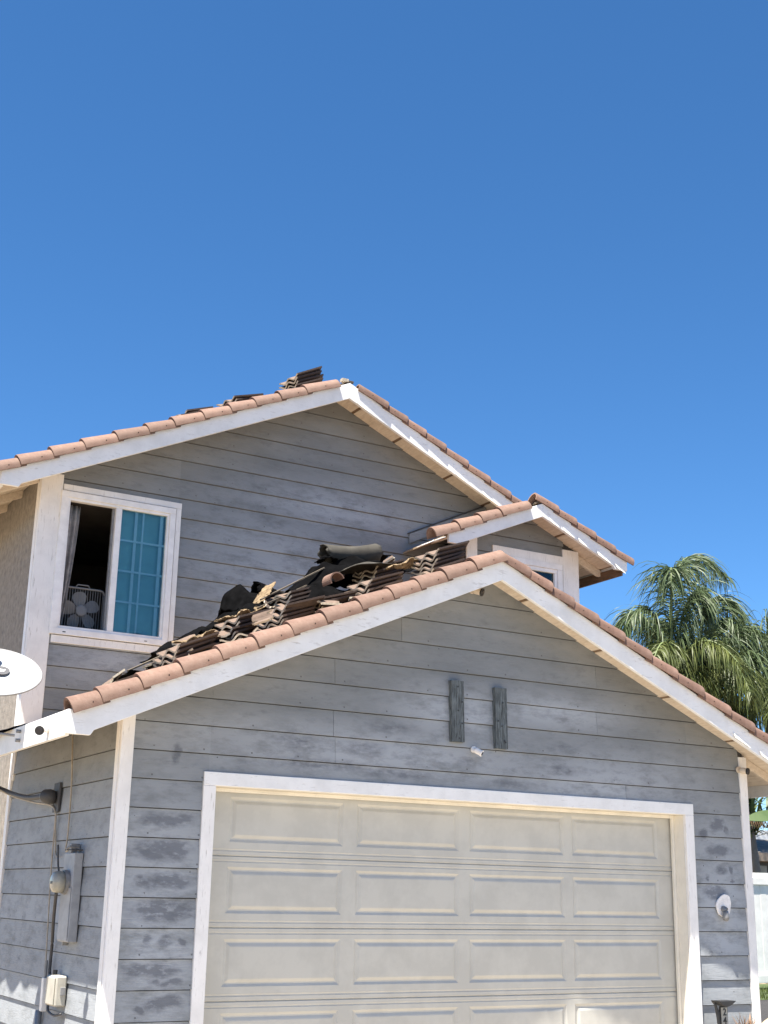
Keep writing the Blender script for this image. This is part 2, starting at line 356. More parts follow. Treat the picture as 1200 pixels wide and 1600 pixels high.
def lap_fy(yw, z0, lap, t0=.021, t1=.005): return lambda x, z: yw - (t1 + (t0-t1)*max(0, 1-(z-z0)/lap))
def siding_front(parent, poly, yw, z0, n, holes=(), joints={}, lap=LAP):
    for k in range(n):
        za = z0 + k*lap; zb = za + lap - .007
        row = clipbox(poly, z0=za, z1=zb)
        if area(row) < .002: continue
        pcs = [row]
        for h in holes: pcs = [q for p in pcs for q in (minus(p, h) if True else [p])]
        xs = joints.get(k, [])
        for j in xs:
            nxt = []
            for p in pcs:
                a, b2 = clipbox(p, x1=j-.0015), clipbox(p, x0=j+.0015)
                nxt += [q for q in (a, b2) if area(q) > 1e-3]
            pcs = nxt
        for p in pcs:
            j1, j2 = random.uniform(-.0015, .0025), random.uniform(-.001, .001)
            f0 = lap_fy(yw, za, lap, .022+j1, .006)
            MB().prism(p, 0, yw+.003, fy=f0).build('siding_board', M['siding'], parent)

# ---- garage front wall
gw = empty('garage_wall', parent=H)
gpoly = [(0, -.02), (W, -.02), (W, top(GA, W)-.036), (GA['ax'], top(GA, GA['ax'])-.036), (0, top(GA, 0)-.036)]
DX0, DX1, DZ = .7587, 5.5245, 2.113
core = MB()
for p in minus(gpoly, (DX0-.02, DX1+.02, -.05, DZ+.02)): core.prism(p, .004, .10)
core.box(.004, .10, .101, 3.06, -.02, 2.72); core.box(W-.10, W-.004, .101, 3.06, -.02, 2.72)
core.build('wall_sheathing', M['core'], gw)
Z0 = .425 - 2*LAP
siding_front(gw, clipbox(gpoly, x0=.075, x1=W-.075), 0, Z0, 20, [(DX0-.06, DX1+.06, -.1, DZ+.05)],
   {14: [1.766], 12: [1.766], 11: [1.79], 13: [4.507], 15: [4.51], 10: [4.83], 16: [2.4]})
# side wall boards on x = 0 (y from the corner to the main house) and on the far side
for k in range(13):
    za = Z0 + k*LAP; zb = min(za+LAP-.007, 2.72)
    if zb-za < .03: continue
    MB().add([(-.005-.014, .08, za), (-.005, .08, zb), (.003, .08, zb), (.003, .08, za), (-.019, 3.05, za), (-.005, 3.05, zb), (.003, 3.05, zb), (.003, 3.05, za)],
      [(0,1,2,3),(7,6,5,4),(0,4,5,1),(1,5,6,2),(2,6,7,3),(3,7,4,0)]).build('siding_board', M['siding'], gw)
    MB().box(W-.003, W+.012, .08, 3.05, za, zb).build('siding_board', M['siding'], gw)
# corner trims of the garage: a board on each face
for nm, b in (('corner_trim', (-.024, .078, -.030, -.001, -.02, 2.70)), ('corner_trim', (-.030, -.001, .002, .072, -.02, 2.71)),
              ('corner_trim', (W-.075, W+.022, -.030, -.001, -.02, 2.70)), ('corner_trim', (W+.001, W+.03, .002, .09, -.02, 2.71))):
    MB().box(*b).build(nm, M['trim'], H, bev=.004)

# ---- garage door with its casing
gd = empty('garage_door', (0, 0, 0), parent=H)
tw = .103
dt = empty('door_casing', parent=H)
MB().box(DX0-tw, DX1+tw, -.034, .003, DZ, DZ+tw).build('head_casing', M['rake'], dt, bev=.004)
MB().box(DX0-tw, DX0, -.033, .003, -.02, DZ-.001).build('side_casing', M['trim'], dt, bev=.004)
MB().box(DX1, DX1+tw, -.033, .003, -.02, DZ-.001).build('side_casing', M['trim'], dt, bev=.004)
MB().box(DX0-.02, DX1+.02, .004, .20, DZ, DZ+.04).build('head_jamb', M['jamb'], dt)
MB().box(DX0-.03, DX0, .004, .20, -.02, DZ-.002).build('side_jamb', M['jamb'], dt)
MB().box(DX1, DX1+.03, .004, .20, -.02, DZ-.002).build('side_jamb', M['jamb'], dt)
MB().box(DX1-.028, DX1-.001, .125, .155, -.02, DZ-.002).build('stop_moulding', M['jamb'], dt, bev=.003)
MB().box(DX0+.001, DX0+.022, .125, .155, -.02, DZ-.002).build('stop_moulding', M['jamb'], dt, bev=.003)
MB().box(DX0, DX1, .122, .152, DZ-.03, DZ-.001).build('stop_moulding', M['jamb'], dt, bev=.003)
PX = [(.972, 1.985), (2.112, 3.118), (3.226, 4.247), (4.335, 5.345)]
YD = .174; SH = .5335
def door_section(z0):
    za, zb = z0+.105, z0+SH-.083                    # panel opening
    xs = sorted([DX0-.01, DX1+.01] + [v for p in PX for v in p])
    m = MB()
    # horizontal bands with ribs: profile (z, y) extruded
    def band(prof):
        for (z_a, y_a), (z_b, y_b) in zip(prof, prof[1:]):
            m.add([(xs[0], y_a, z_a), (xs[-1], y_a, z_a), (xs[-1], y_b, z_b), (xs[0], y_b, z_b)], [(0,1,2,3)])
    d = .007
    band([(z0+.0015, YD+.012), (z0+.0015, YD+d), (z0+.008, YD), (z0+.034, YD), (z0+.038, YD+.004), (z0+.046, YD+.004), (z0+.052, YD), (za, YD)])
    band([(zb, YD), (z0+SH-.048, YD), (z0+SH-.044, YD+.004), (z0+SH-.036, YD+.004), (z0+SH-.031, YD), (z0+SH-.007, YD), (z0+SH-.001, YD+d), (z0+SH-.001, YD+.012)])
    cols = [DX0-.01] + [v for p in PX for v in p] + [DX1+.01]
    for i in range(0, len(cols), 2):
        m.add([(cols[i], YD, za), (cols[i+1], YD, za), (cols[i+1], YD, zb), (cols[i], YD, zb)], [(0,1,2,3)])
    m.add([(xs[0], YD+.012, z0), (xs[-1], YD+.012, z0), (xs[-1], YD+.012, z0+SH), (xs[0], YD+.012, z0+SH)], [(0,1,2,3)])
    m.build('door_section', M['door'], gd, fix=False)
    for (xa, xb) in PX:
        p = MB(); rings = [(0, 0), (.020, .0105), (.030, .0105), (.050, .001), (.058, -.001)]
        loops = [[(xa+i, YD+y, za+i), (xb-i, YD+y, za+i), (xb-i, YD+y, zb-i), (xa+i, YD+y, zb-i)] for i, y in rings]
        for a, b in zip(loops, loops[1:]):
            for k in range(4): p.add([a[k], a[(k+1) % 4], b[(k+1) % 4], b[k]], [(0,1,2,3)])
        p.add(loops[-1], [(0,1,2,3)]); p.build('raised_panel', M['door'], gd, fix=False)
for i in range(4): door_section(.0 + i*.5335)
MB().box(DX0, DX1, .30, .33, -.02, 2.3).build('door_backing', M['core'], gd)

# ---- upper storey front wall
uw = empty('upper_wall', parent=H)
YU = 3.06
upoly = [(0, 2.3), (W, 2.3), (W, top(UP, W)-.04), (UP['ax'], top(UP, UP['ax'])-.04), (0, top(UP, 0)-.04)]
WX0, WX1, WZ0, WZ1 = .205, 1.475, 3.645, 5.265       # outer casing
HX0, HX1, HZ0, HZ1 = .235, 1.37, 3.77, 5.15         # opening behind the frame
core = MB()
for p in minus(upoly, (HX0, HX1, HZ0, HZ1)): core.prism(p, YU+.004, YU+.10)
core.build('wall_sheathing', M['core'], uw)
siding_front(uw, clipbox(upoly, x0=.195, x1=W), YU, 3.208-.212*4, 24, [(WX0+.05, WX1-.03, WZ0+.04, WZ1-.05)],
   {}, .212)
MB().box(-.022, .200, YU-.030, YU-.001, 2.3, 5.36).build('corner_trim', M['trim'], H, bev=.004)
MB().box(-.030, -.001, YU+.002, YU+.085, -.02, 5.33).build('corner_trim', M['trim'], H, bev=.004)
# main house body: stucco left wall, right wall, back wall, inner room
MB().box(-.004, .12, YU+.102, 10.2, -.1, 5.36).build('stucco_wall', M['stucco'], H)
MB().box(W-.1, W, YU+.102, 10.2, -.1, 5.36).build('stucco_wall', M['stucco'], H)
MB().prism(upoly, 10.2, 10.3).build('stucco_wall', M['stucco'], H)
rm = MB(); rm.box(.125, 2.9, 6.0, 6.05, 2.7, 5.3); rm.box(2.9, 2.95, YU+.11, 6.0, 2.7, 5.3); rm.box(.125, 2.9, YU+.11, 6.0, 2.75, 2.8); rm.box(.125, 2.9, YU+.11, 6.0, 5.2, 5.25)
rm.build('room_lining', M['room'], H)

# ---- slider window
wn = empty('window', parent=H)
def b_(name, x0, x1, y0, y1, z0, z1, mat, par, bev=.003): return MB().box(x0, x1, y0, y1, z0, z1).build(name, mat, par, bev=bev)
yo = YU
b_('casing', WX0+.002, WX1, yo-.036, yo-.002, 5.202, WZ1, M['trim'], wn); b_('casing', 1.419, WX1-.001, yo-.035, yo-.002, 3.74, 5.201, M['trim'], wn)
b_('casing', WX0+.01, WX1-.03, yo-.035, yo-.002, WZ0, 3.719, M['trim'], wn)
fx0, fx1, fz0, fz1 = .188, 1.41, 3.727, 5.193
for n_, b in (('frame', (fx0, fx1, yo-.052, yo+.02, fz1-.062, fz1)), ('frame', (fx0, fx1, yo-.052, yo+.02, fz0, fz0+.062)),
              ('frame', (fx0, fx0+.075, yo-.051, yo+.02, fz0+.062, fz1-.062)), ('frame', (fx1-.062, fx1, yo-.051, yo+.02, fz0+.062, fz1-.062)),
              ('frame', (fx0+.075, fx1-.062, yo-.036, yo+.03, fz1-.09, fz1-.0625)), ('frame', (fx0+.075, fx1-.062, yo-.036, yo+.03, fz0+.0625, fz0+.09)),
              ('frame', (fx0+.0755, fx0+.10, yo-.036, yo+.03, fz0+.09, fz1-.09)), ('frame', (fx1-.087, fx1-.0625, yo-.036, yo+.03, fz0+.09, fz1-.09))):
    b_(n_, *b, M['vinyl'], wn)
gz0, gz1 = fz0+.0905, fz1-.0905
b_('sash', .768, .832, yo-.034, yo+.032, gz0, gz1, M['vinyl'], wn)
b_('sash', .745, .767, yo+.01, yo+.045, gz0, gz1, M['mid_metal'], wn)
px0, px1 = .833, fx1-.088
pn = MB().box(px0, px1, yo-.004, yo+.0, gz0, gz1).build('pane', M['glass'], wn)
xm = (px0+px1)/2+.0
b_('muntin', xm-.010, xm+.010, yo+.002, yo+.010, gz0, gz1, M['grid'], wn, 0)
for k in (1, 2, 3):
    z = gz0+(gz1-gz0)*k/4
    b_('muntin', px0, xm-.0105, yo+.002, yo+.010, z-.010, z+.010, M['grid'], wn, 0); b_('muntin', xm+.0105, px1, yo+.002, yo+.010, z-.010, z+.010, M['grid'], wn, 0)
b_('muntin', xm-.085, xm-.055, yo+.022, yo+.026, gz0, gz1, M['grid'], wn, 0); b_('muntin', px1-.055, px1-.022, yo+.022, yo+.026, gz0, gz1, M['grid'], wn, 0)  # added bars that draw the muntin's reflected second line
b_('blind', px0-.03, px1+.01, yo+.075, yo+.08, gz0-.02, gz1+.02, M['teal'], wn, 0)
b_('weep_slot', fx0+.13, fx0+.16, yo-.054, yo-.0515, fz0+.022, fz0+.032, M['black'], wn, 0)
b_('weep_slot', 1.16, 1.19, yo-.054, yo-.0515, fz0+.022, fz0+.032, M['mid_metal'], wn, 0)

# curtain and fan inside the open half
cu = MB(); n = 40; zt_, zb_ = 5.10, 3.80
vs = []; fs = []
for i in range(n+1):
    u = i/n
    for j in range(9):
        w = j/8; x = .245 + u*(.20-.10*w**1.5); y = YU+.14 + .02*math.sin(u*22+w*1.2); vs.append((x, y, zt_-(zt_-zb_)*w))
for i in range(n):
    for j in range(8): fs.append((i*9+j, (i+1)*9+j, (i+1)*9+j+1, i*9+j+1))
cu.add(vs, fs); o = cu.build('curtain', M['curtain'], None, True, fix=False)
sm = o.modifiers.new('solid', 'SOLIDIFY'); sm.thickness = .003
tag(o, 'grey curtain gathered at the left of the open upstairs window', 'curtain')
fan = empty('box_fan', (.55, YU+.17, 3.80), 'white box fan standing in the open half of the upstairs window', 'fan')
fr = MB(); S = .46; cx = 0.0
path = []
for (sx, sz, a0) in ((1, 1, 0), (-1, 1, 90), (-1, -1, 180), (1, -1, 270)):
    for k in range(5):
        a = R(a0+k*22.5); path.append((sx*(S/2-.05)+math.cos(a)*.05, 0, S/2+sz*(S/2-.05)+math.sin(a)*.05))
path.append(path[0]); fr.tube(path, .011, 8); fr.build('frame', M['fan'], fan, True)
gr = MB()
for k in range(17):
    x = -S/2+.02+k*(S-.04)/16; gr.box(x-.0022, x+.0022, -.012, -.008, .012, S-.012)
gr.build('grille', M['fan'], fan)
for k in range(5):
    a = R(90+72*k+8); bl = MB(); vs = []
    for (rr_, wd_) in ((.045, .025), (.09, .055), (.15, .068), (.185, .05), (.20, .02)):
        for sgn in (-1, 1): vs.append((rr_, sgn*wd_, sgn*wd_*.35))
    vv = []
    for r_, t_, d_ in vs:
        vv.append((math.cos(a)*r_-math.sin(a)*t_, .03+d_, S/2+math.sin(a)*r_+math.cos(a)*t_))
    bl.add(vv, [(0,1,3,2),(2,3,5,4),(4,5,7,6),(6,7,9,8)]); bo = bl.build('blade', M['fan'], fan, True, fix=False)
hb = MB().tube([(0, -.02, S/2), (0, -.015, S/2), (0, .03, S/2)], [.035, .055, .058], 20); hb.build('hub', M['fan'], fan)
MB().tube([(-.07, 0, S+.01), (-.055, 0, S+.035), (.055, 0, S+.035), (.07, 0, S+.01)], .007, 8).build('handle', M['fan'], fan, True)

# ---- small gable (pop-out) wall with its window
tg = empty('bay_wall', parent=H); YT = 2.40; BX0, BX1 = 4.67, 6.213
tpoly = [(BX0, 3.4), (BX1, 3.4), (BX1, top(TH, BX1)-.04), (TH['ax'], top(TH, TH['ax'])-.04), (BX0, top(TH, BX0)-.04)]
core = MB()
for p in minus(tpoly, (5.10, 5.85, 4.2, 5.08)): core.prism(p, YT+.004, YT+.10)
core.box(BX0+.004, BX0+.1, YT+.101, YU, 3.4, 5.2); core.box(BX1-.1, BX1-.004, YT+.101, YU, 3.0, 5.2); core.build('wall_sheathing', M['core'], tg)
siding_front(tg, clipbox(tpoly, x0=BX0+.1, x1=BX1-.2), YT, 3.208, 14, [(5.05, 5.93, 4.1, 5.13)], {}, .212)
for k in range(11):
    MB().box(BX1-.003, BX1+.012, YT+.1, YU, 3.0+k*.212, 3.0+k*.212+.212).build('siding_board', M['siding'], tg)
MB().box(BX1-.212, BX1+.022, YT-.030, YT-.001, 3.2, top(TH, BX1)-.045).build('corner_trim', M['trim'], H, bev=.004)
MB().box(BX1+.001, BX1+.03, YT+.002, YT+.1, 3.2, top(TH, BX1)-.05).build('corner_trim', M['trim'], H, bev=.004)
MB().box(BX0-.02, BX0+.12, YT-.030, YT-.001, 3.2, top(TH, BX0)-.045).build('corner_trim', M['trim'], H, bev=.004)
w2 = empty('window', parent=H)
b_('casing', 5.0, 5.999, YT-.035, YT-.002, 5.095, 5.20, M['trim'], w2)
for b in ((5.04, 5.985, YT-.045, YT+.02, 5.03, 5.094), (5.915, 5.985, YT-.044, YT+.02, 4.2, 5.029), (5.04, 5.11, YT-.044, YT+.02, 4.2, 5.029), (5.11, 5.915, YT-.03, YT+.03, 4.985, 5.029), (5.875, 5.914, YT-.03, YT+.03, 4.2, 4.984)):
    b_('frame', *b, M['vinyl'], w2)
MB().box(5.11, 5.875, YT-.0, YT+.004, 4.2, 4.985).build('pane', M['glass'], w2)
b_('muntin', 5.82, 5.845, YT+.01, YT+.02, 4.2, 4.985, M['grid'], w2, 0)
b_('blind', 5.1, 5.88, YT+.07, YT+.075, 4.2, 5.0, M['darkglass'], w2, 0)

# ---- roofs: barge boards, eave boards, decks, soffit boards
def roof(g, wally, nm, marks, fdepth, plank=False, gap=.035):
    yf, yb = g['yf'], g['yb']
    # barge boards
    for side in (-1, 1):
        xe = g['x0'] if side < 0 else g['x1']; ax = g['ax']
        zc = top(g, xe)-fdepth+.052; xc = xe-side*.052/g['s']          # level cut at the foot of the board, with a small lip
        p = [(ax, g['z']), (xe-side*.12, top(g, xe-side*.12)), (xe, top(g, xe)+.045), (xe, zc), (xc-side*.06, zc), (xc-side*.085, top(g, xc-side*.085)-fdepth), (ax, g['z']-fdepth)]
        bo = MB().prism(p, yf, yf+.038).build('barge_board', M['rake'], H, bev=.003)
        # eave board along y
        x_a, x_b = (xe+.0005, xe+.035) if side < 0 else (xe-.035, xe-.0005)
        zt = top(g, xe)
        if not (g is TH and side < 0): MB().box(x_a, x_b, yf+.0385, yb, zt-fdepth+.040, zt+.045).build('eave_board', M['rake_side'], H, bev=.003)
        # deck
        q = [(ax, g['z']-.002), (xe-side*.036, top(g, xe-side*.036)-.002), (xe-side*.036, top(g, xe-side*.036)-.022), (ax, g['z']-.022)]
        MB().prism(q, yf+.0385, yb).build('roof_deck', M['ply'], H)
        # soffit boards over the front overhang
        xs = [ax] + ([v for v in marks] if side > 0 else [2*ax-v for v in marks]) + [xe-side*.05]
        for a, b in zip(xs, xs[1:]):
            a2, b2 = a+side*gap/2, b-side*gap/2
            if plank and abs(a-ax) > .3:
                k = max(1, int(abs(b2-a2)/.19)); st = (b2-a2)/k
                segs = [(a2+i*st, a2+(i+1)*st-side*.008) for i in range(k)]
            else: segs = [(a2, b2)]
            for s0, s1 in segs:
                q = [(s0, top(g, s0)-.0225), (s1, top(g, s1)-.0225), (s1, top(g, s1)-.040), (s0, top(g, s0)-.040)]
                MB().prism(q, yf+.039, wally+.09).build('soffit_board', M['soffit'], H)
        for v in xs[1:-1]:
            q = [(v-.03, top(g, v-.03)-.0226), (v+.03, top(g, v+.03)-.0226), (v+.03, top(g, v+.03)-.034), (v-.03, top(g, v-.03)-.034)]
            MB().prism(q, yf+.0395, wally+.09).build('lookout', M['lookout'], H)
roof(GA, 0, 'garage_roof', [3.65, 4.49, 5.30, 6.10], .178)
roof(UP, YU, 'main_roof', [3.495, 4.05, 4.76, 5.3, 6.0], .185)
roof(TH, YT, 'bay_roof', [5.908], .155, plank=True)
# boards of the open eaves (run along y) and rafter tails at the walls
def eave_planks(g, side, wx, y0, y1):
    xe = g['x0'] if side < 0 else g['x1']; a = xe-side*.04; n_ = 3
    st = (wx-a)/n_
    for i in range(n_):
        s0, s1 = a+i*st, a+(i+1)*st+side*.008
        q = [(s0, top(g, s0)-.0228), (s1, top(g, s1)-.0228), (s1, top(g, s1)-.042), (s0, top(g, s0)-.042)]
        MB().prism(q, y0, y1).build('soffit_board', M['soffit'], H)
eave_planks(GA, -1, -.004, .092, 3.05); eave_planks(GA, 1, W+.02, .092, 3.05); eave_planks(UP, -1, -.004, YU+.095, 10); eave_planks(TH, 1, BX1+.02, YT+.092, YU)
def rafter(g, side, x_in, y0, d=.085):
    xe = g['x0'] if side < 0 else g['x1']; a = xe-side*.04
    q = [(x_in, top(g, x_in)-.043), (a, top(g, a)-.043), (a, top(g, a)-.043-d*.75), (a-side*.05, top(g, a-side*.05)-.043-d), (x_in, top(g, x_in)-.043-d)]
    MB().prism(q, y0, y0+.04).build('rafter_tail', M['soffit'], H, bev=.003)
for y in (.02, .64, 1.25, 1.86, 2.47): rafter(GA, -1, -.034 if y < .1 else -.022, y); rafter(GA, 1, W+.034, y)
for y in (YU+.02, YU+.65, YU+1.26, YU+1.9, YU+2.5): rafter(UP, -1, -.034, y)
rafter(TH, 1, BX1+.034, YT+.02, .09); rafter(TH, 1, BX1+.02, YT+.56, .09)
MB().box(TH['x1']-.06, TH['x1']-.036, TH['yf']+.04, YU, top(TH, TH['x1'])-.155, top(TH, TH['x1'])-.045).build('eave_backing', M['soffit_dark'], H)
# flashing board on the upper wall above the bay roof, ridge boards
q = [(4.279, 5.25), (4.279, 5.365), (5.35, 5.875), (5.35, 5.76)]
MB().prism(q, YU-.05, YU-.021).build('flashing_board', M['siding'], H, bev=.003)
q = [(4.26, 5.363), (4.26, 5.375), (5.36, 5.90), (5.36, 5.888)]
MB().prism(q, YU-.055, YU-.019).build('flashing_cap', M['cable'], H)
for g in (UP, TH):
    MB().box(g['ax']-.045, g['ax']+.045, g['yf']+.002, g['yb'], g['z']+.006, g['z']+.03).build('ridge_board', M['lath'], H)
MB().box(3.12, 3.20, 2.60, 2.66, 6.88, 6.915).build('mortar_bed', M['stile_end'], H)
# peeled paint flakes added as sunlit slivers on the right barge boards' lower edge
for g, xs in ((TH, (5.52, 5.72, 5.93, 6.2, 6.47)), (UP, (3.3, 4.3, 4.62, 5.0)), (GA, (5.82, 6.15, 6.5))):
    fd = .155 if g is TH else (.185 if g is UP else .165)
    for x in xs:
        l = random.uniform(.10, .22); z = lambda q_: top(g, q_)-fd
        MB().add([(x, g['yf']-.006, z(x)+.012+.03), (x+l, g['yf']-.004, z(x+l)+.014), (x+l, g['yf']-.016, z(x+l)-.002), (x+.02, g['yf']-.018, z(x+.02)-.002)], [(0,1,2,3)]).build('sunlit_paint_flake', M['metal_white'], H, fix=False)

# ---- barrel tiles along the rakes
def rake_tile_mesh(Ltile, mirror):
    mb = MB(); seg = 14; cols = []
    for (u, r_, h_) in ((0, .102, .112), (.012, .103, .114), (Ltile*.5, .096, .106), (Ltile, .089, .099)):
        o_ = []; i_ = []
        for k in range(seg+1):
            a = math.pi*k/seg; c, s = math.cos(a), math.sin(a)
            o_.append((u, -c*r_, s*h_)); i_.append((u, -c*(r_-.016), s*(h_-.016)-.002))
        o_[0] = (u, -r_, -.012); i_[0] = (u, -r_+.016, -.012)
        cols.append((o_, i_))
    vs = []; idx = []
    for o_, i_ in cols: vs += o_+i_
    n_ = 2*(seg+1); fs = []
    for j in range(len(cols)-1):
        a0, b0 = j*n_, (j+1)*n_
        for k in range(seg):
            fs.append((a0+k, a0+k+1, b0+k+1, b0+k)); fs.append((a0+seg+1+k, b0+seg+1+k, b0+seg+2+k, a0+seg+2+k))
        fs.append((a0, b0, b0+seg+1, a0+seg+1)); fs.append((a0+seg, a0+n_-1, b0+n_-1, b0+seg))
    for k in range(seg):
        fs.append((k, seg+1+k, seg+2+k, k+1)); e = (len(cols)-1)*n_; fs.append((e+k, e+k+1, e+seg+2+k, e+seg+1+k))
    mb.add(vs, fs)
    # nail hole towards the middle of the outer side
    yy = -.0978; zz = .025
    mb.add([(Ltile*.55+math.cos(a)*.006, yy-.0025-.001*math.sin(a), zz+math.sin(a)*.0075) for a in [i*math.pi/4 for i in range(8)]], [tuple(range(8))], 1)
    if mirror: mb.v = [(x, -y, z) for x, y, z in mb.v]; mb.f = [f[::-1] for f in mb.f]
    me = mb.mesh('rake_tile', [M['tile'], M['nail']], True)
    import bmesh
    bm = bmesh.new(); bm.from_mesh(me); bmesh.ops.recalc_face_normals(bm, faces=bm.faces)
    for e_ in bm.edges:
        if len(e_.link_faces) == 2 and e_.link_faces[0].normal.angle(e_.link_faces[1].normal, 0) > R(50): e_.smooth = False
    bm.to_mesh(me); bm.free(); return me
LT = .40
TL_, TR_ = rake_tile_mesh(LT, False), rake_tile_mesh(LT, True)
def rake_tiles(g, xs, side, extra_last=0.0):
    sl = math.atan(g['s']); yc = g['yf']+.102-(.046 if side < 0 else (.040 if g is GA else .031))
    for i, (x0, x1) in enumerate(zip(xs, xs[1:])):
        low, high = (x0, x1) if side < 0 else (x1, x0)
        last = (i == len(xs)-2) if side < 0 else (i == 0)
        leng = abs(x1-x0)/math.cos(sl); want = leng + (.055 if not last else extra_last)
        o = bpy.data.objects.new('rake_tile', TL_ if side < 0 else TR_); C.objects.link(o); o.parent = H
        ang = sl - .045 + random.uniform(-.008, .008)
        o.location = (low, yc+random.uniform(-.004, .004), top(g, low)+.012+random.uniform(-.002, .004))
        o.rotation_euler = (random.uniform(-.02, .02), -ang, random.uniform(-.008, .008)) if side < 0 else (random.uniform(-.02, .02), -ang, math.pi+random.uniform(-.008, .008))
        o.scale = (want/LT, 1, 1)
rake_tiles(GA, [-.525, -.318, -.022, .281, .586, .876, 1.172, 1.462, 1.779, 2.077, 2.335, 2.60, 2.898, 3.19], -1, .03)
rake_tiles(GA, [3.19, 3.462, 3.70, 3.945, 4.217, 4.516, 4.827, 5.136, 5.45, 5.786, 6.081, 6.38, 6.68, 6.97], 1, .03)
rake_tiles(UP, [-.655, -.357, -.047, .26, .583, .903, 1.177, 1.493, 1.791, 2.074, 2.366, 2.673, 3.08], -1)
rake_tiles(UP, [3.33, 3.70, 3.961, 4.212, 4.484, 4.795, 5.102, 5.40, 5.70, 6.0, 6.3, 6.45], 1)
rake_tiles(TH, [3.99, 4.295, 4.59, 4.86, 5.26], -1)
rake_tiles(TH, [5.345, 5.648, 5.903, 6.181, 6.47, 6.74], 1)
# tile courses still lying on the far slopes
def field(g, side, x_to):
    mb = MB(); y0, y1 = g['yf']+.17, g['yb']; nx = int(abs(x_to-g['ax'])/.33); ny = int((y1-y0)/.045)
    for i in range(nx):
        xa = g['ax']+side*(.05+i*.33); xb = xa+side*.36; vs = []; fs = []
        for j in range(ny+1):
            y = y0+j*.045; w = .028*abs(math.sin(j*math.pi/5)); vs.append((xa, y, top(g, xa)+.022+w)); vs.append((xb, y, top(g, xb)+.045+w))
            vs.append((xb, y, top(g, xb)+.018+w))
        for j in range(ny): fs += [(3*j, 3*j+1, 3*j+4, 3*j+3), (3*j+1, 3*j+2, 3*j+5, 3*j+4)]
        mb.add(vs, fs)
    o = mb.build('tile_courses', M['tile'], H, fix=False); o['kind'] = 'stuff'
field(GA, 1, 6.9); field(UP, 1, 6.4); field(TH, 1, 6.6)

# ================================================================ loose roofing on the stripped slopes
def s_tile_mesh():
    mb = MB(); n_ = 24; Wt, Lt, th = .33, .42, .017; vs = []
    for e in (0, 1):
        for k in range(n_+1):
            u = k/n_; z = .020*math.cos(2*math.pi*2*u); y = (u-.5)*Wt
            vs += [(e*Lt, y, z), (e*Lt, y, z+th)]
    m_ = 2*(n_+1); ft, fb, fe, fs_ = [], [], [], []
    for k in range(n_):
        a = 2*k; ft.append((a+1, a+3, m_+a+3, m_+a+1)); fb.append((a, m_+a, m_+a+2, a+2)); fe.append((a, a+2, a+3, a+1)); fe.append((m_+a, m_+a+1, m_+a+3, m_+a+2))
    fs_ += [(0, 1, m_+1, m_), (m_-2, 2*m_-2, 2*m_-1, m_-1)]
    mb.add(vs, ft, 2); o_ = len(mb.v); mb.f += fb+fs_; mb.mi += [0]*(len(fb)+len(fs_)); mb.f += fe; mb.mi += [1]*len(fe)
    return mb.mesh('roof_tile', [M['stile'], M['stile_end'], M['stile_top']])
STM = s_tile_mesh()
ORD = ['top', 'second', 'third', 'fourth', 'fifth', 'sixth', 'seventh', 'eighth']
def stack(g, x, y, n_, where, grp, base=.02, dyaw=0.0, tilt=0.0, pitch=.043, yaw=0.0):
    sl = math.atan(g['s'])
    for i in range(n_):
        o = bpy.data.objects.new('roof_tile', STM); C.objects.link(o)
        h = base + .02 + i*pitch
        jx, jy = random.uniform(-.02, .02)+i*.006, random.uniform(-.015, .015)
        rot = Matrix.Rotation(-(sl-tilt*i/max(1, n_-1)), 4, 'Y') @ Matrix.Rotation(yaw+dyaw*random.uniform(-1, 1), 4, 'Z') @ Matrix.Rotation(random.uniform(-.03, .03), 4, 'X')
        o.matrix_world = Matrix.Translation((x+jx, y+jy, top(g, x+jx)+h)) @ rot
        k = n_-1-i
        lab = (f'{ORD[k]} brown roof tile of the stack {where}' if k == 0 else f'{ORD[k]} brown roof tile from the top of the stack {where}') if n_ > 1 else f'brown roof tile lying {where}'
        tag(o, lab, 'roof tile', grp)
G1 = 'loose roof tiles stacked on the garage roof'; G2 = 'loose roof tiles stacked on the main roof'
stack(GA, -.07, .30, 2, 'lowest on the garage eave', G1, base=.03, yaw=.2)
stack(GA, .40, .35, 5, 'beside the lowest felt flap', G1, base=.02, dyaw=.10, yaw=.28)
stack(GA, .98, .22, 3, 'turned sideways near the rake tiles', G1, base=.03, yaw=1.15)
stack(GA, 1.06, .75, 7, 'with crooked pale ends, mid slope', G1, dyaw=.22, tilt=.06, yaw=.35)
stack(GA, 1.36, .42, 6, 'just above the crooked one', G1, dyaw=.16, tilt=.08, base=.02, yaw=.30)
stack(GA, 1.80, .55, 5, 'below the curled ring of tile', G1, dyaw=.25, tilt=.12, base=.02, yaw=.12)
stack(GA, 2.16, .38, 5, 'with a broad pale top tile', G1, dyaw=.08, tilt=.06, base=.03, yaw=.25)
stack(GA, 2.82, .33, 7, 'nearest the garage ridge', G1, dyaw=.06, tilt=.05, base=.01, yaw=.22)
stack(GA, .72, .72, 5, 'behind the sideways tiles', G1, dyaw=.2, tilt=.05, yaw=.4, base=.03)
stack(GA, 1.62, .92, 8, 'in front of the black heap', G1, dyaw=.2, tilt=.05, yaw=.45, base=.06)
stack(GA, 2.48, .85, 6, 'under the grey curved sheet', G1, dyaw=.15, tilt=.04, yaw=.3, base=.10)
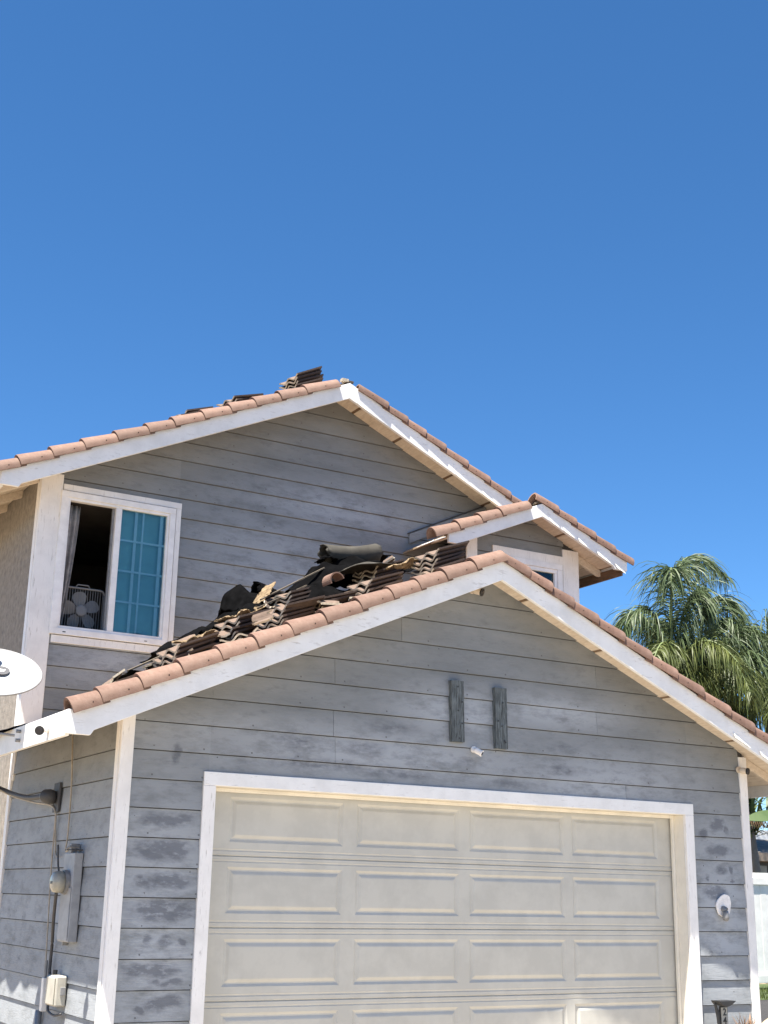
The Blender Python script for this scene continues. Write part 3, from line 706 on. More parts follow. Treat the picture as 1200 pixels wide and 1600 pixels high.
def shard_mesh(k):
    rs = random.Random(40+k); mb = MB(); n_ = 8; Wt, Lt = rs.uniform(.08, .17), rs.uniform(.08, .20); vs = []; th = .017
    for e in (0, 1):
        for i in range(n_+1):
            u = i/n_; z = .020*math.cos(2*math.pi*2*u*Wt/.33+k); y = (u-.5)*Wt; x = (0 if e == 0 else Lt)+rs.uniform(-.03, .03)
            vs += [(x, y, z), (x, y, z+th)]
    m_ = 2*(n_+1); ft, fb, fe = [], [], []
    for i in range(n_):
        a = 2*i; ft.append((a+1, a+3, m_+a+3, m_+a+1)); fb.append((a, m_+a, m_+a+2, a+2)); fe += [(a, a+2, a+3, a+1), (m_+a, m_+a+1, m_+a+3, m_+a+2)]
    fe += [(0, 1, m_+1, m_), (m_-2, 2*m_-2, 2*m_-1, m_-1)]
    mb.add(vs, ft, 2); mb.f += fb; mb.mi += [0]*len(fb); mb.f += fe; mb.mi += [1]*len(fe)
    return mb.mesh('broken_tile', [M['stile'], M['stile_end'], M['stile_top']])
SHM = [shard_mesh(k) for k in range(7)]
rsh = random.Random(21)
ORDS = 'first second third fourth fifth sixth seventh eighth ninth tenth eleventh twelfth thirteenth fourteenth fifteenth sixteenth'.split()
for k in range(16):
    x = .2+k*.163+rsh.uniform(-.05, .05); y = rsh.uniform(.22, 1.25); hmax = .16+.26*min(1, x/1.2)
    o = bpy.data.objects.new('broken_tile', SHM[k % 7]); C.objects.link(o)
    h = rsh.uniform(.08, hmax*.95) if y > .6 else rsh.uniform(.04, hmax*.6)
    o.matrix_world = Matrix.Translation((x, y, top(GA, x)+h)) @ Matrix.Rotation(-math.atan(GA['s'])+rsh.gauss(0, .28), 4, 'Y') @ Matrix.Rotation(rsh.uniform(-1.2, 1.2), 4, 'Z') @ Matrix.Rotation(rsh.gauss(0, .3), 4, 'X')
    tag(o, f'broken roof tile shard, {ORDS[k]} counted up the slope from the garage eave', 'tile shard', 'broken tile pieces strewn on the garage roof')
stack(UP, 2.62, 2.97, 6, 'nearest the main ridge', G2, dyaw=.12, tilt=-.09, base=.05, yaw=.15)
stack(UP, 1.88, 2.96, 4, 'halfway up the main roof', G2, dyaw=.15, tilt=.08, base=.06, yaw=.25)
stack(UP, 1.30, 2.93, 3, 'lowest on the main roof', G2, dyaw=.2, base=.06, yaw=.3)

def crumple(name, g, x, y, lx, ly, amp, lift, seed, mat, label, cat, yaw=0., tilt=0., freq=1.7, rag=.03, grp=None, n=34, arch=0.):
    vs = []; fs = []; sl = math.atan(g['s']); mb = MB()
    for i in range(n+1):
        for j in range(n+1):
            u, v = i/n-.5, j/n-.5
            p = Vector((u*lx*freq*2+seed*3.1, v*ly*freq*2+seed*1.7, seed))
            z = amp*(1.1*noise.noise(p) + .5*(.3-abs(noise.noise(p*1.9))) + (.3*noise.noise(p*5.1) if mat is M['card'] else .12*noise.noise(p*4.1))) + arch*math.cos(u*math.pi)*math.cos(v*math.pi)
            edge = rag*noise.noise(Vector((u*9+seed, v*9, seed*2)))
            vs.append((u*lx*(1+edge*2)+amp*.5*noise.noise(p*1.3+Vector((9, 0, 0))), v*ly*(1+edge*2)+amp*.5*noise.noise(p*1.1+Vector((0, 9, 0))), z))
    for i in range(n):
        for j in range(n): a = i*(n+1)+j; fs.append((a, a+n+1, a+n+2, a+1))
    mb.add(vs, fs); me = mb.mesh(name, mat, True); o = bpy.data.objects.new(name, me); C.objects.link(o)
    o.matrix_world = Matrix.Translation((x, y, top(g, x)+lift)) @ Matrix.Rotation(-(sl-tilt), 4, 'Y') @ Matrix.Rotation(yaw, 4, 'Z')
    s_ = o.modifiers.new('solid', 'SOLIDIFY'); s_.thickness = .006
    return tag(o, label, cat, grp)
GF = 'torn sheets of black roofing felt'
crumple('roofing_felt', GA, .40, .75, .45, .5, .05, .10, 1.3, M['felt'], 'small black felt flap sticking up low on the garage slope', 'roofing felt', tilt=.25, grp=GF)
crumple('roofing_felt', GA, 1.02, 1.25, .85, .5, .07, .24, 2.1, M['felt'], 'long black felt sheet curled beside the lower tile stacks', 'roofing felt', tilt=.0, grp=GF, arch=.10)
crumple('roofing_felt', GA, 1.64, 1.55, .40, .6, .12, .38, 3.7, M['felt'], 'crumpled black felt heap against the upstairs wall, leftmost of the heaps', 'roofing felt', grp=GF, arch=.22)
crumple('roofing_felt', GA, 1.96, 1.6, .42, .5, .10, .36, 9.2, M['felt'], 'folded black felt lump leaning right of the leftmost heap', 'roofing felt', grp=GF, arch=.12)
crumple('roofing_felt', GA, 2.62, 1.5, .80, .6, .10, .34, 4.4, M['felt'], 'large black felt heap under the rolled felt', 'roofing felt', tilt=-.05, grp=GF, arch=.26)
crumple('roofing_felt', GA, 2.10, 1.0, .8, .45, .07, .22, 5.9, M['felt'], 'wrinkled black felt sheet between the tile stacks mid slope', 'roofing felt', tilt=.18, grp=GF, arch=.16)
crumple('roofing_felt', GA, 2.78, 1.05, .6, .5, .08, .26, 6.6, M['felt'], 'black felt draped below the garage ridge stack', 'roofing felt', grp=GF, arch=.12)
crumple('roofing_felt', GA, 2.40, 1.42, .13, .2, .08, .60, 7.7, M['felt'], 'ragged black felt wad at the end of the roll', 'roofing felt', grp=GF, arch=.04, rag=.2)
crumple('roofing_felt', GA, 3.0, 1.6, .34, .30, .05, .50, 8.1, M['felt'], 'small dark felt flap right of the roll', 'roofing felt', grp=GF, tilt=.2)
crumple('roofing_felt', UP, 1.05, 3.0, .6, .3, .05, .14, 11.1, M['felt'], 'black felt lying low on the main roof', 'roofing felt', grp=GF)
crumple('torn_paper', GA, 2.74, .55, .26, .26, .06, .30, 12.4, M['card'], 'torn tan building paper beside the garage ridge stack', 'paper', tilt=.1, yaw=.5, rag=.16, freq=4)
crumple('torn_paper', GA, 1.58, 1.10, .22, .26, .03, .48, 13.4, M['card'], 'pale tan paper scrap in front of the leftmost felt heap', 'paper', tilt=-.55, yaw=.5, rag=.1, freq=3)
for q, (x_, y_, lx_, ly_, h_, sd_, lab_) in enumerate(((1.30, .95, .34, .22, .36, 21.3, 'narrow torn tan paper strip added as a sunlit edge above the crooked tile stack'), (.85, .75, .36, .2, .27, 23.9, 'tan paper strip added as a sunlit edge low on the slope'))):
    crumple('torn_paper', GA, x_, y_, lx_, ly_, .045, h_, sd_, M['card'], lab_, 'paper', tilt=.05, yaw=.2, rag=.2, freq=4)  # strips added to imitate tan sunlit edges in the debris
crumple('roofing_felt', GA, 1.35, 1.15, .7, .5, .10, .30, 31.0, M['felt'], 'black felt sheet spilling below the leftmost heap', 'roofing felt', grp=GF, arch=.12)
crumple('roofing_felt', GA, 2.25, 1.2, .7, .5, .10, .40, 33.0, M['felt'], 'deep black felt fold between the heaps and the roll', 'roofing felt', grp=GF, arch=.16)
crumple('grey_felt_sheet', GA, 2.42, .75, .40, .40, .02, .40, 14.2, M['felt_grey'], 'smooth grey curved felt sheet below the roll', 'roofing felt', tilt=.2, yaw=.1, rag=.05, freq=1.2, arch=.05)
crumple('metal_flashing', GA, 3.96, 2.03, .26, .16, .015, 1.17, 15.2, M['metal_white'], 'bent white metal flashing scrap left of the small gable', 'flashing', tilt=.0, rag=.10, freq=2)
# rolled felt
def felt_roll(loc, length, r0, mat, label, ry, rz, seed):
    rl = MB(); vs = []; fs = []; T_ = 46; n_ = 14
    for i in range(n_+1):
        for k in range(T_+1):
            a = k/T_*2*math.pi*1.9; w = i/n_; r_ = r0*(1+.20*a/6.28+.08*noise.noise(Vector((a*1.3, w*2.2, seed))))
            vs.append((w*length+.05*noise.noise(Vector((a*1.5, seed, 1)))*(1 if i in (0, n_) else .2), math.cos(a)*r_, math.sin(a)*r_+.03*math.sin(w*3+seed)))
    for i in range(n_):
        for k in range(T_): a = i*(T_+1)+k; fs.append((a, a+1, a+T_+2, a+T_+1))
    rl.add(vs, fs); o = rl.build('felt_roll', mat, None, True, fix=False)
    o.matrix_world = Matrix.Translation(loc) @ Matrix.Rotation(ry, 4, 'Y') @ Matrix.Rotation(rz, 4, 'Z')
    s_ = o.modifiers.new('solid', 'SOLIDIFY'); s_.thickness = .005
    tag(o, label, 'roofing felt', 'rolls of roofing felt')
felt_roll((2.37, 1.45, 4.51), .64, .072, M['felt_grey'], 'grey weathered roll of roofing felt lying on top of the black heap', -.20, .1, 3.0)
felt_roll((2.44, 1.25, 4.27), .50, .065, M['felt'], 'black roll of roofing felt just beneath the grey roll', -.25, .2, 5.0)
felt_roll((1.66, 1.45, 4.02), .36, .07, M['felt'], 'short black roll of felt on the leftmost heap', .05, .1, 8.0)
# curled ring of broken barrel tile
rg = MB(); vs = []; fs = []
for i in range(2):
    for k in range(15):
        a = R(-10+k*14); 
        for r_ in (.062, .074): vs.append((math.cos(a)*r_, i*.16, math.sin(a)*r_))
for k in range(14):
    a = 2*k; b = 30+2*k; fs += [(a, a+1, a+3, a+2), (b, b+2, b+3, b+1), (a+1, b+1, b+3, a+3), (a, a+2, b+2, b)]
fs += [(0, 30, 31, 1), (28, 29, 59, 58)]
rg.add(vs, fs); o = rg.build('broken_barrel_tile', M['tile'], None)
o.matrix_world = Matrix.Translation((2.06, .55, top(GA, 2.06)+.36)) @ Matrix.Rotation(-.5, 4, 'Y'); tag(o, 'broken curved tile piece standing on edge among the debris', 'roof tile')
def stick(a, b, w, label, mat='lath'):
    a, b = Vector(a), Vector(b); d = (b-a); o = MB().box(0, d.length, -w/2, w/2, -.006, .006).build('wood_lath', M[mat], None, bev=.001)
    o.matrix_world = Matrix.Translation(a) @ d.to_track_quat('X', 'Z').to_matrix().to_4x4()
    tag(o, label, 'wood strip', 'wood laths among the roof debris')
def onroof(x, y, h): return (x, y, top(GA, x)+h)
stick(onroof(1.5, .95, .43), onroof(2.2, 1.1, .54), .028, 'longest grey lath running up the debris to the felt roll')
stick(onroof(1.45, .9, .36), onroof(1.95, .95, .42), .028, 'shorter grey lath just under the longest one')
stick(onroof(.2, .6, .19), onroof(.62, .7, .23), .035, 'grey lath lying lowest, past the lowest felt flap')

# ================================================================ things fixed to the walls
def block(x0, x1, z0, z1, lean, label, seed):
    vs = []; fs = []; mb = MB(); n_ = 12
    for i in range(n_+1):
        w = i/n_; z = z0+(z1-z0)*w
        for (x, y) in ((x0, -.012), (x0, -.062), ((x0+x1)/2, -.064), (x1, -.062), (x1, -.012)):
            jit = .006*noise.noise(Vector((x*30, z*9, seed)))
            vs.append((x+jit+lean*w, y+jit*.7, z+(.006*noise.noise(Vector((x*40, seed, 1))) if i in (0, n_) else 0)))
    for i in range(n_):
        for k in range(4): a = 5*i+k; fs.append((a, a+1, a+6, a+5))
    fs += [(0, 1, 2, 3, 4), tuple(5*n_+k for k in (4, 3, 2, 1, 0))]
    mb.add(vs, fs); r = empty('wood_block', ((x0+x1)/2, -.03, z0), label, 'wood block', 'weathered wood blocks on the gable')
    mb.v = [(x-(x0+x1)/2, y+.03, z-z0) for x, y, z in mb.v]
    mb.build('block', M['oldwood'], r)
    mw = (x1-x0)/2
    for k in range(5):
        kx, kz = random.uniform(-mw*.7, mw*.7), random.uniform(.03, (z1-z0)-.03)
        MB().tube([(kx, -.0375, kz), (kx, -.034, kz)], [.008, .008], 8).build('nail_hole', M['black'], r)
block(2.892, 3.02, 2.605, 3.13, -.012, 'weathered grey wood block on the gable, left of its twin', 1.0)
block(3.348, 3.472, 2.578, 3.11, -.010, 'knotty split grey wood block on the gable, right of its twin', 5.0)
def bullet(name_, base, out, aim, mats, label, s=1.0):
    """security camera: round base on the wall, short arm, cylindrical body with a lens"""
    base, out, aim = Vector(base), Vector(out).normalized(), Vector(aim).normalized()
    r = empty('security_camera', base, label, 'security camera')
    MB().tube([Vector((0, 0, 0)), out*.02*s], .032*s, 16).build('base', mats[0], r)
    j = out*.05*s + Vector((0, 0, -.012*s)); MB().tube([out*.015*s, j], .012*s, 10).build('arm', mats[0], r)
    e = j + aim*.06*s; MB().tube([j-aim*.02*s, j, e], [.02*s, .03*s, .031*s], 18).build('body', mats[1], r)
    MB().tube([e, e+aim*.014*s], [.034*s, .034*s], 18).build('hood', mats[2], r)
    MB().tube([e+aim*.0145*s, e+aim*.018*s], [.022*s, .020*s], 16).build('lens', M['lens'], r)
bullet('c', (3.12, -.02, 3.965), (0, -1, 0), (.50, -.75, -.30), (M['soffit'], M['soffit'], M['black']), 'cream security camera with black rim under the garage gable peak', 1.05)
bullet('c', (3.135, -.018, 2.555), (0, -1, 0), (.62, -.66, -.48), (M['gasket'], M['gasket'], M['gasket']), 'small white security camera between and below the two wood blocks', .85)
bullet('c', (6.235, -.032, 2.575), (0, -1, 0), (.3, -.9, -.15), (M['soffit'], M['soffit'], M['black']), 'black faced security camera under the right eave of the garage', .95)
bullet('c', (-.556, .045, 2.455), (-1, 0, 0), (-.45, -.85, -.22), (M['gasket'], M['gasket'], M['black']), 'white security camera on the sunlit left eave board', 1.0)
# bare lamp on a ragged gasket
lp = empty('wall_lamp', (5.945, -.02, 1.30), 'broken wall lamp with dusty bulb on a ragged white gasket beside the garage door', 'lamp')
poly = []
for k in range(22):
    a = 2*math.pi*k/22; rr_ = 1+.10*noise.noise(Vector((math.cos(a)*2, math.sin(a)*2, 4)))+random.uniform(-.03, .03)
    poly.append((math.cos(a)*.092*rr_+(.03 if math.sin(a) > 0 else 0)*math.sin(a), math.sin(a)*.105*rr_+.0))
MB().prism(poly, -.020, -.004).build('gasket', M['gasket'], lp, bev=.003)
MB().tube([(-.01, -.02, -.03), (-.012, -.05, -.04), (-.014, -.055, -.055)], [.03, .03, .022], 14).build('socket', M['mid_metal'], lp, True)
MB().tube([(-.014, -.055, -.05), (-.015, -.057, -.075), (-.018, -.058, -.11), (-.02, -.058, -.135), (-.02, -.058, -.142)], [.022, .03, .033, .024, .004], 14).build('bulb', M['bulb'], lp, True)
# address sign
sg = empty('address_sign', (5.66, -.25, -.02), 'black house number sign with white plaque near the garage corner', 'sign')
MB().box(-.012, .012, -.012, .012, 0, .30).build('post', M['black'], sg)
MB().prism([(-.045, .10), (.045, .10), (.045, .455), (-.045, .455)], -.02, .0).build('backboard', M['black'], sg, bev=.003)
MB().box(-.036, .036, -.0235, -.0205, .12, .445).build('plaque', M['beige_plastic'], sg)
MB().prism([(-.105, .505), (.09, .505), (.06, .485), (.02, .465), (-.02, .455), (-.075, .468), (-.098, .49)], -.09, .03).build('cap', M['black'], sg, bev=.003)
MB().prism([(-.10, .488), (-.078, .46), (-.05, .40), (-.046, .12), (-.05, .10), (-.052, .12), (-.075, .36)], -.018, .0).build('left_wedge', M['black'], sg)  # narrow black wedge down the left of the backboard
for k, ch in enumerate('243'): text_mesh('digit', ch, .085, M['black'], sg, (.002, -.0252, .405-k*.072), (R(90), 0, 0), .0012, .0018)

# ---- electrical things on the left wall
pb = empty('electric_panel', (0, .67, .94), 'tall grey electric panel box with round meter on the left wall', 'electric panel')
MB().box(-.09, -.02, .0, .27, .0, .66).build('cabinet', M['grey_metal'], pb, bev=.006)
MB().box(-.098, -.091, .012, .258, .012, .40).build('cover', M['grey_metal'], pb, bev=.003)
mt_ = MB(); mt_.tube([(-.092, .14, .44), (-.125, .14, .44)], .092, 28); mt_.build('meter_ring', M['mid_metal'], pb)
MB().tube([(-.126, .14, .44), (-.175, .14, .44), (-.20, .14, .44), (-.212, .14, .44)], [.083, .081, .074, .05], 28).build('meter_glass', M['meter_glass'], pb, True)
MB().box(-.215, -.2125, .115, .16, .425, .445).build('dial', M['black'], pb)
MB().tube([(-.05, .04, .66), (-.05, .04, .70), (-.12, .04, .705), (-.14, .06, .69)], .009, 8).build('bracket', M['mid_metal'], pb)
MB().tube([(-.03, .0, .68), (-.12, -.01, .68), (-.13, .06, .68)], .006, 8).build('bracket', M['cable'], pb)
MB().box(-.09, -.02, .11, .15, .662, .73).build('hub', M['mid_metal'], pb, bev=.004)
MB().box(-.06, -.02, .22, .25, -.03, .0).build('knockout', M['mid_metal'], pb)
wh = empty('service_head', (-.03, 1.50, 2.06), 'round dark cable head on a plate high on the left wall', 'cable head')
MB().box(-.012, .008, -.10, .06, -.12, .12).build('plate', M['cable'], wh, bev=.004)
MB().tube([(-.012, -.01, 0), (-.06, 0, .005), (-.09, .03, .01), (-.10, .08, .01)], [.05, .062, .055, .03], 18).build('cap', M['cable'], wh, True)
def cable(pts, r_, mat, label, cat='cable', grp=None):
    o = MB().tube(smooth_path(pts), r_, 8).build('cable', M[mat], None, True); return tag(o, label, cat, grp)
def smooth_path(p, k=8):
    p = [Vector(q) for q in p]; out = []
    for i in range(len(p)-1):
        a, b, c, d = p[max(i-1, 0)], p[i], p[i+1], p[min(i+2, len(p)-1)]
        for j in range(k):
            t = j/k; out.append(.5*((2*b)+(-a+c)*t+(2*a-5*b+4*c-d)*t*t+(-a+3*b-3*c+d)*t**3))
    return out+[p[-1]]
cable([(-.75, 3.1, 2.62), (-.35, 2.75, 2.27), (-.16, 2.60, 2.16), (-.14, 2.0, 2.08), (-.13, 1.58, 2.07)], .022, 'cable', 'thick dark service cable curving in from the left to the cable head')
cable([(-.36, 2.7, 2.25), (-.15, 2.55, 2.13), (-.12, 1.9, 2.04), (-.05, 1.50, 1.98), (-.035, 1.44, 1.80), (-.035, 1.38, 1.62), (-.04, 1.30, 1.58)], .008, 'cable_tan', 'thin pale cable slung under the thick service cable', grp='thin cables on the left wall')
cable([(-.04, 1.19, 2.62), (-.037, 1.15, 2.45), (-.035, 1.09, 2.1), (-.035, 1.08, 1.75), (-.04, 1.08, 1.62), (-.06, .86, 1.66)], .007, 'cable_tan', 'thin tan cable hanging from the eave down to the electric panel', grp='thin cables on the left wall')
cable([(-.035, 1.47, 1.98), (-.035, 1.46, 1.5), (-.035, 1.42, 1.1), (-.035, 1.38, .74), (-.035, 1.36, .45)], .006, 'cable_tan', 'long straight pale cable down the left wall to the white conduit', grp='thin cables on the left wall')
cable([(-.16, .90, 1.66), (-.15, .88, 1.50), (-.14, .86, 1.45)], .008, 'cable', 'short dark cable dropping to the top of the meter', grp='thin cables on the left wall')
cable([(-.15, .87, 1.30), (-.10, 1.05, 1.10), (-.05, 1.20, .90), (-.045, 1.22, .70), (-.05, 1.12, .66)], .013, 'cable', 'dark cable running down from the meter to the junction box', grp='thin cables on the left wall')
cable([(-.05, 1.12, .66), (-.05, 1.15, .50), (-.06, 1.12, .42), (-.06, .95, .40), (-.05, .82, .42)], .009, 'cable', 'dark cable looping under the beige junction box', grp='thin cables on the left wall')
jb = empty('junction_box', (-.02, .82, .45), 'beige plastic telephone box low in the sun on the left wall', 'junction box')
MB().box(-.085, .0, .0, .235, .02, .24).build('body', M['beige_plastic'], jb, bev=.012)
MB().box(-.098, -.086, .015, .22, .03, .23).build('cover', M['beige_plastic'], jb, bev=.006)
MB().box(-.05, -.01, -.012, .0, .10, .16).build('latch', M['mid_metal'], jb, bev=.003)
MB().tube([(-.04, .2, .24), (-.04, .2, .275)], .018, 10).build('gland', M['black'], jb)
cb = empty('white_conduit', (-.02, 1.30, .38), 'short white conduit beside the junction box on the left wall', 'conduit')
MB().box(-.045, .0, .0, .055, .02, .27).build('cover', M['metal_white'], cb, bev=.006)
MB().tube([(-.025, .03, .27), (-.025, .03, .40)], .012, 10).build('pipe', M['mid_metal'], cb)
o = MB().tube([(-.045, 1.42, -.1), (-.045, 1.42, .40)], .026, 14).build('ground_pipe', M['mid_metal'], None, True); tag(o, 'grey steel pipe rising at the lower left of the wall', 'pipe')

# ---- satellite dish on the left eave
axis = Vector((-.10, -.64, .76)).normalized()
ds = empty('satellite_dish', (-.80, .95, 2.93), 'white oval satellite dish mounted over the left eave', 'satellite dish')
ds.rotation_euler = axis.to_track_quat('Z', 'Y').to_euler()
vs = [(0, 0, 0)]; fs = []; RN, AN = 8, 48
for i in range(1, RN+1):
    for k in range(AN):
        a = 2*math.pi*k/AN; r_ = i/RN; vs.append((math.cos(a)*.385*r_, math.sin(a)*.345*r_, .055*r_*r_))
for k in range(AN): fs.append((0, 1+k, 1+(k+1) % AN))
for i in range(RN-1):
    for k in range(AN): a = 1+i*AN+k; b = 1+i*AN+(k+1) % AN; fs.append((a, a+AN, b+AN, b))
o = MB().add(vs, fs).build('reflector', M['dish'], ds, True, fix=False); s_ = o.modifiers.new('solid', 'SOLIDIFY'); s_.thickness = .012; s_.offset = -1
rim = [(math.cos(2*math.pi*k/AN)*.387, math.sin(2*math.pi*k/AN)*.347, .052) for k in range(AN+1)]
MB().tube(rim, .007, 6, cap=False).build('rim', M['mid_metal'], ds, True)
# logo patch with lettering
M['logo'] = simple('grey_logo_print', (.06,.06,.065), .5, .05, 5, 0, dark=.95)
lg = empty('logo', (.080, .070, .024), parent=ds)
MB().add([(math.cos(2*math.pi*k/24)*.062, math.sin(2*math.pi*k/24)*.062, 0) for k in range(24)], [tuple(range(24))]).build('disc', M['logo'], lg, fix=False)
text_mesh('lettering', 'tv', .072, M['metal_white'], lg, (0, 0, .003), (0, 0, 0), 0, .002)
MB().tube([(-.20, -.30, .05), (-.20, -.05, .24), (-.10, .27, .32)], .014, 8).build('feed_arm', M['mid_metal'], ds, True)
MB().tube([(-.06, .27, .27), (-.05, .345, .33)], [.035, .026], 12).build('feed_head', M['black'], ds)
MB().tube([(-.05, .346, .331), (-.045, .375, .35)], [.028, .028], 12).build('feed_cap', M['metal_white'], ds)
MB().tube([(0, 0, -.02), (.0, .12, -.12), (.05, .30, -.22)], .022, 10).build('mast', M['mid_metal'], ds, True)
sp_ = MB().tube([(-1.3, .80, 2.50), (-.60, .83, 2.472)], .010, 8); o = sp_.build('mast_strut', M['mid_metal']); tag(o, 'thin grey dish strut bolted to the sunlit eave board', 'strut')
for dz in (-.035, .035): MB().tube([(-.556, .83, 2.472+dz), (-.59, .83, 2.472+dz)], .014, 8).build('bolt', M['mid_metal'], o)
crumple('roofing_felt', GA, -.50, 1.9, .30, 1.6, .04, .05, 17.0, M['felt'], 'black felt strip hanging over the left eave board', 'roofing felt', grp=GF, tilt=.1, rag=.1)

# ================================================================ right-hand background
fe = empty('vinyl_fence', (13.0, 8.0, -.1), 'white vinyl privacy fence at the right beyond the garage', 'fence')
x = 0.0
while x < 7.2:
    MB().box(x-.06, x+.06, -.06, .06, 0, 2.02).build('post', M['fence'], fe, bev=.01)
    MB().prism([(x-.075, 2.02), (x+.075, 2.02), (x, 2.08)], -.075, .075).build('post_cap', M['fence'], fe)
    for z in (.10, 1.74): MB().box(x+.061, x+2.339, -.045, .045, z, z+.13).build('rail', M['fence'], fe, bev=.008)
    for k in range(15):
        a = x+.065+k*.1515; MB().box(a, a+.149, -.018+(.002 if k % 2 else 0), .018, .231, 1.739).build('picket', M['fence'], fe, bev=.004)
        MB().box(a+.002, a+.146, -.015, .015, 1.871, 1.95).build('picket', M['fence'], fe)
    x += 2.4
nh = empty('neighbour_house', (17.0, 12.0, -.1), 'tan neighbouring house with grey roof and dark window beyond the fence', 'house')
MB().box(0, 9, 0, 7, 0, 2.52).build('wall', M['tanwall'], nh)
for i in range(5):
    za, ya = 2.45+i*.085, -.5+i*.42; MB().add([(-.4, ya, za), (9.4, ya, za), (9.4, ya+.47, za+.095), (-.4, ya+.47, za+.095), (-.4, ya, za-.03), (9.4, ya, za-.03)], [(0,1,2,3),(0,4,5,1)]).build('shingle_course', M['shingle'], nh, fix=False)
MB().box(-.4, 9.4, -.52, -.49, 2.30, 2.47).build('eave_board', M['tanwall'], nh)
nwn = MB().box(1.30, 2.9, -.04, .02, 1.55, 2.29).build('window', M['black'], nh)
MB().box(1.62, 1.86, -.05, -.041, 1.6, 2.22).build('pane', M['paleglass'], nwn); MB().box(1.92, 2.85, -.05, -.041, 1.6, 2.22).build('pane', M['darkglass'], nwn)
pc = MB().box(16.6, 26, 13.9, 19, 2.80, 3.02).build('patio_roof', M['metal_white']); tag(pc, 'flat white patio roof above the neighbouring house', 'patio roof')

# palms -----------------------------------------------------------------
def frond(parent, base, ctrl, tip, nleaf, llen, mat, droop=1.75, w0=.0115, seed=0):
    rs = random.Random(seed); b, c, d = Vector(base), Vector(ctrl), Vector(tip); mb = MB(); pts = []
    P = lambda t: (1-t)**2*b + 2*t*(1-t)*c + t*t*d
    pts = [P(i/16) for i in range(17)]; mb.tube(pts, [.035*(1-.85*i/16)+.004 for i in range(17)], 6, 1)
    nleaf = int(nleaf*1.9)
    for i in range(nleaf):
        t = .16+.84*(i+rs.random())/nleaf; p = P(t); tan = (P(min(t+.02, 1))-P(max(t-.02, 0))).normalized()
        side = tan.cross(Vector((0, 0, 1))); side = side.normalized() if side.length > .05 else Vector((1, 0, 0))
        sgn = -1 if i % 2 else 1; l = llen*1.2*(.55+.75*math.sin(math.pi*min(1, t*.9+.1)))*rs.uniform(.75, 1.15)
        dirv = (side*sgn*rs.uniform(.25, .85) + tan*rs.uniform(.25, .75) + Vector((0, 0, rs.uniform(-.1, .5)))).normalized()
        q = p.copy(); vs = []; g = droop*rs.uniform(.5, .95); w = w0*rs.uniform(.7, 1.2); nseg = 5
        fac = Vector((rs.uniform(-1, 1), rs.uniform(-1, 1), .2)).normalized()
        for k in range(nseg+1):
            ww = w*(1-(k/nseg)**2)+.002; dv_ = dirv.cross(fac); dv_ = dv_.normalized() if dv_.length > .01 else Vector((1, 0, 0))
            vs += [q-dv_*ww, q+dv_*ww]; dirv = (dirv+Vector((0, 0, -g*.42))).normalized(); q = q+dirv*(l/nseg)
        mb.add(vs, [(2*k, 2*k+1, 2*k+3, 2*k+2) for k in range(nseg)], 0)
    return mb.build('frond', [mat, M['rachis']], parent, True, fix=False)
def palm(loc, height, fr_, label):
    r = empty('palm_tree', loc, label, 'palm tree', 'queen palms behind the garage')
    MB().tube([(0, 0, 0), (.02, 0, height*.5), (0, 0, height)], [.19, .16, .13], 14).build('trunk', M['trunk'], r, True)
    for i, (ctrl, tip, n_, ll, yel) in enumerate(fr_):
        frond(r, (0, 0, height), Vector(ctrl)+Vector((0, 0, height)), Vector(tip)+Vector((0, 0, height)), n_, ll, M['leaf_yellow'] if yel else M['leaf'], seed=i*7+int(loc[0]*10))
palm((16.38, 12.0, -.1), 6.0, [
  ((.05, .2, 4.2), (1.9, .1, 2.62), 150, .75, 0), ((.0, -.2, 3.6), (-.35, -.5, 2.05), 120, .75, 0), ((-.25, .2, 2.6), (-1.0, .3, 1.15), 110, .7, 0),
  ((.35, -.3, 3.0), (.75, -.5, 1.55), 120, .75, 0), ((-.5, -.5, 1.5), (-1.3, -.8, .05), 100, .6, 1), ((.6, .3, 2.0), (1.6, .5, .6), 110, .7, 0),
  ((-.2, .6, 2.6), (-.5, 1.3, 1.2), 90, .7, 0), ((.5, .8, 1.6), (1.4, 1.2, -.2), 90, .7, 0), ((.2, -.7, 1.6), (.5, -1.6, .2), 90, .6, 1)],
  'palm tree with one tall frond arching right, nearest the small gable')
palm((17.55, 12.4, -.1), 5.35, [
  ((-.9, -.2, 2.7), (.25, .0, 3.05), 60, .6, 0), ((.1, .1, 4.3), (1.6, .0, 2.25), 160, .8, 0), ((-.9, .1, 3.4), (-.95, .1, 1.35), 130, .8, 0), ((.7, -.3, 3.6), (2.1, -.5, 1.2), 140, .8, 0),
  ((-.5, -.6, 1.9), (-1.4, -.9, .25), 130, .75, 1), ((.0, -.8, 2.3), (.1, -1.5, .35), 150, .85, 1), ((.8, -.5, 2.0), (1.5, -.9, .1), 140, .85, 1), ((-.9, .4, 2.1), (-1.8, .8, .6), 110, .7, 0),
  ((.3, .8, 2.8), (.8, 1.6, 1.2), 100, .7, 0), ((.9, .2, 1.2), (1.9, .3, -.9), 130, .85, 0), ((.5, .6, .8), (1.1, .8, -1.1), 120, .85, 0), ((1.0, .6, 1.8), (2.2, .9, -.2), 130, .85, 1), ((-.3, -.3, 2.6), (-.55, -.5, .9), 110, .8, 1)],
  'palm tree with yellowing lower fronds, in the middle of the three')
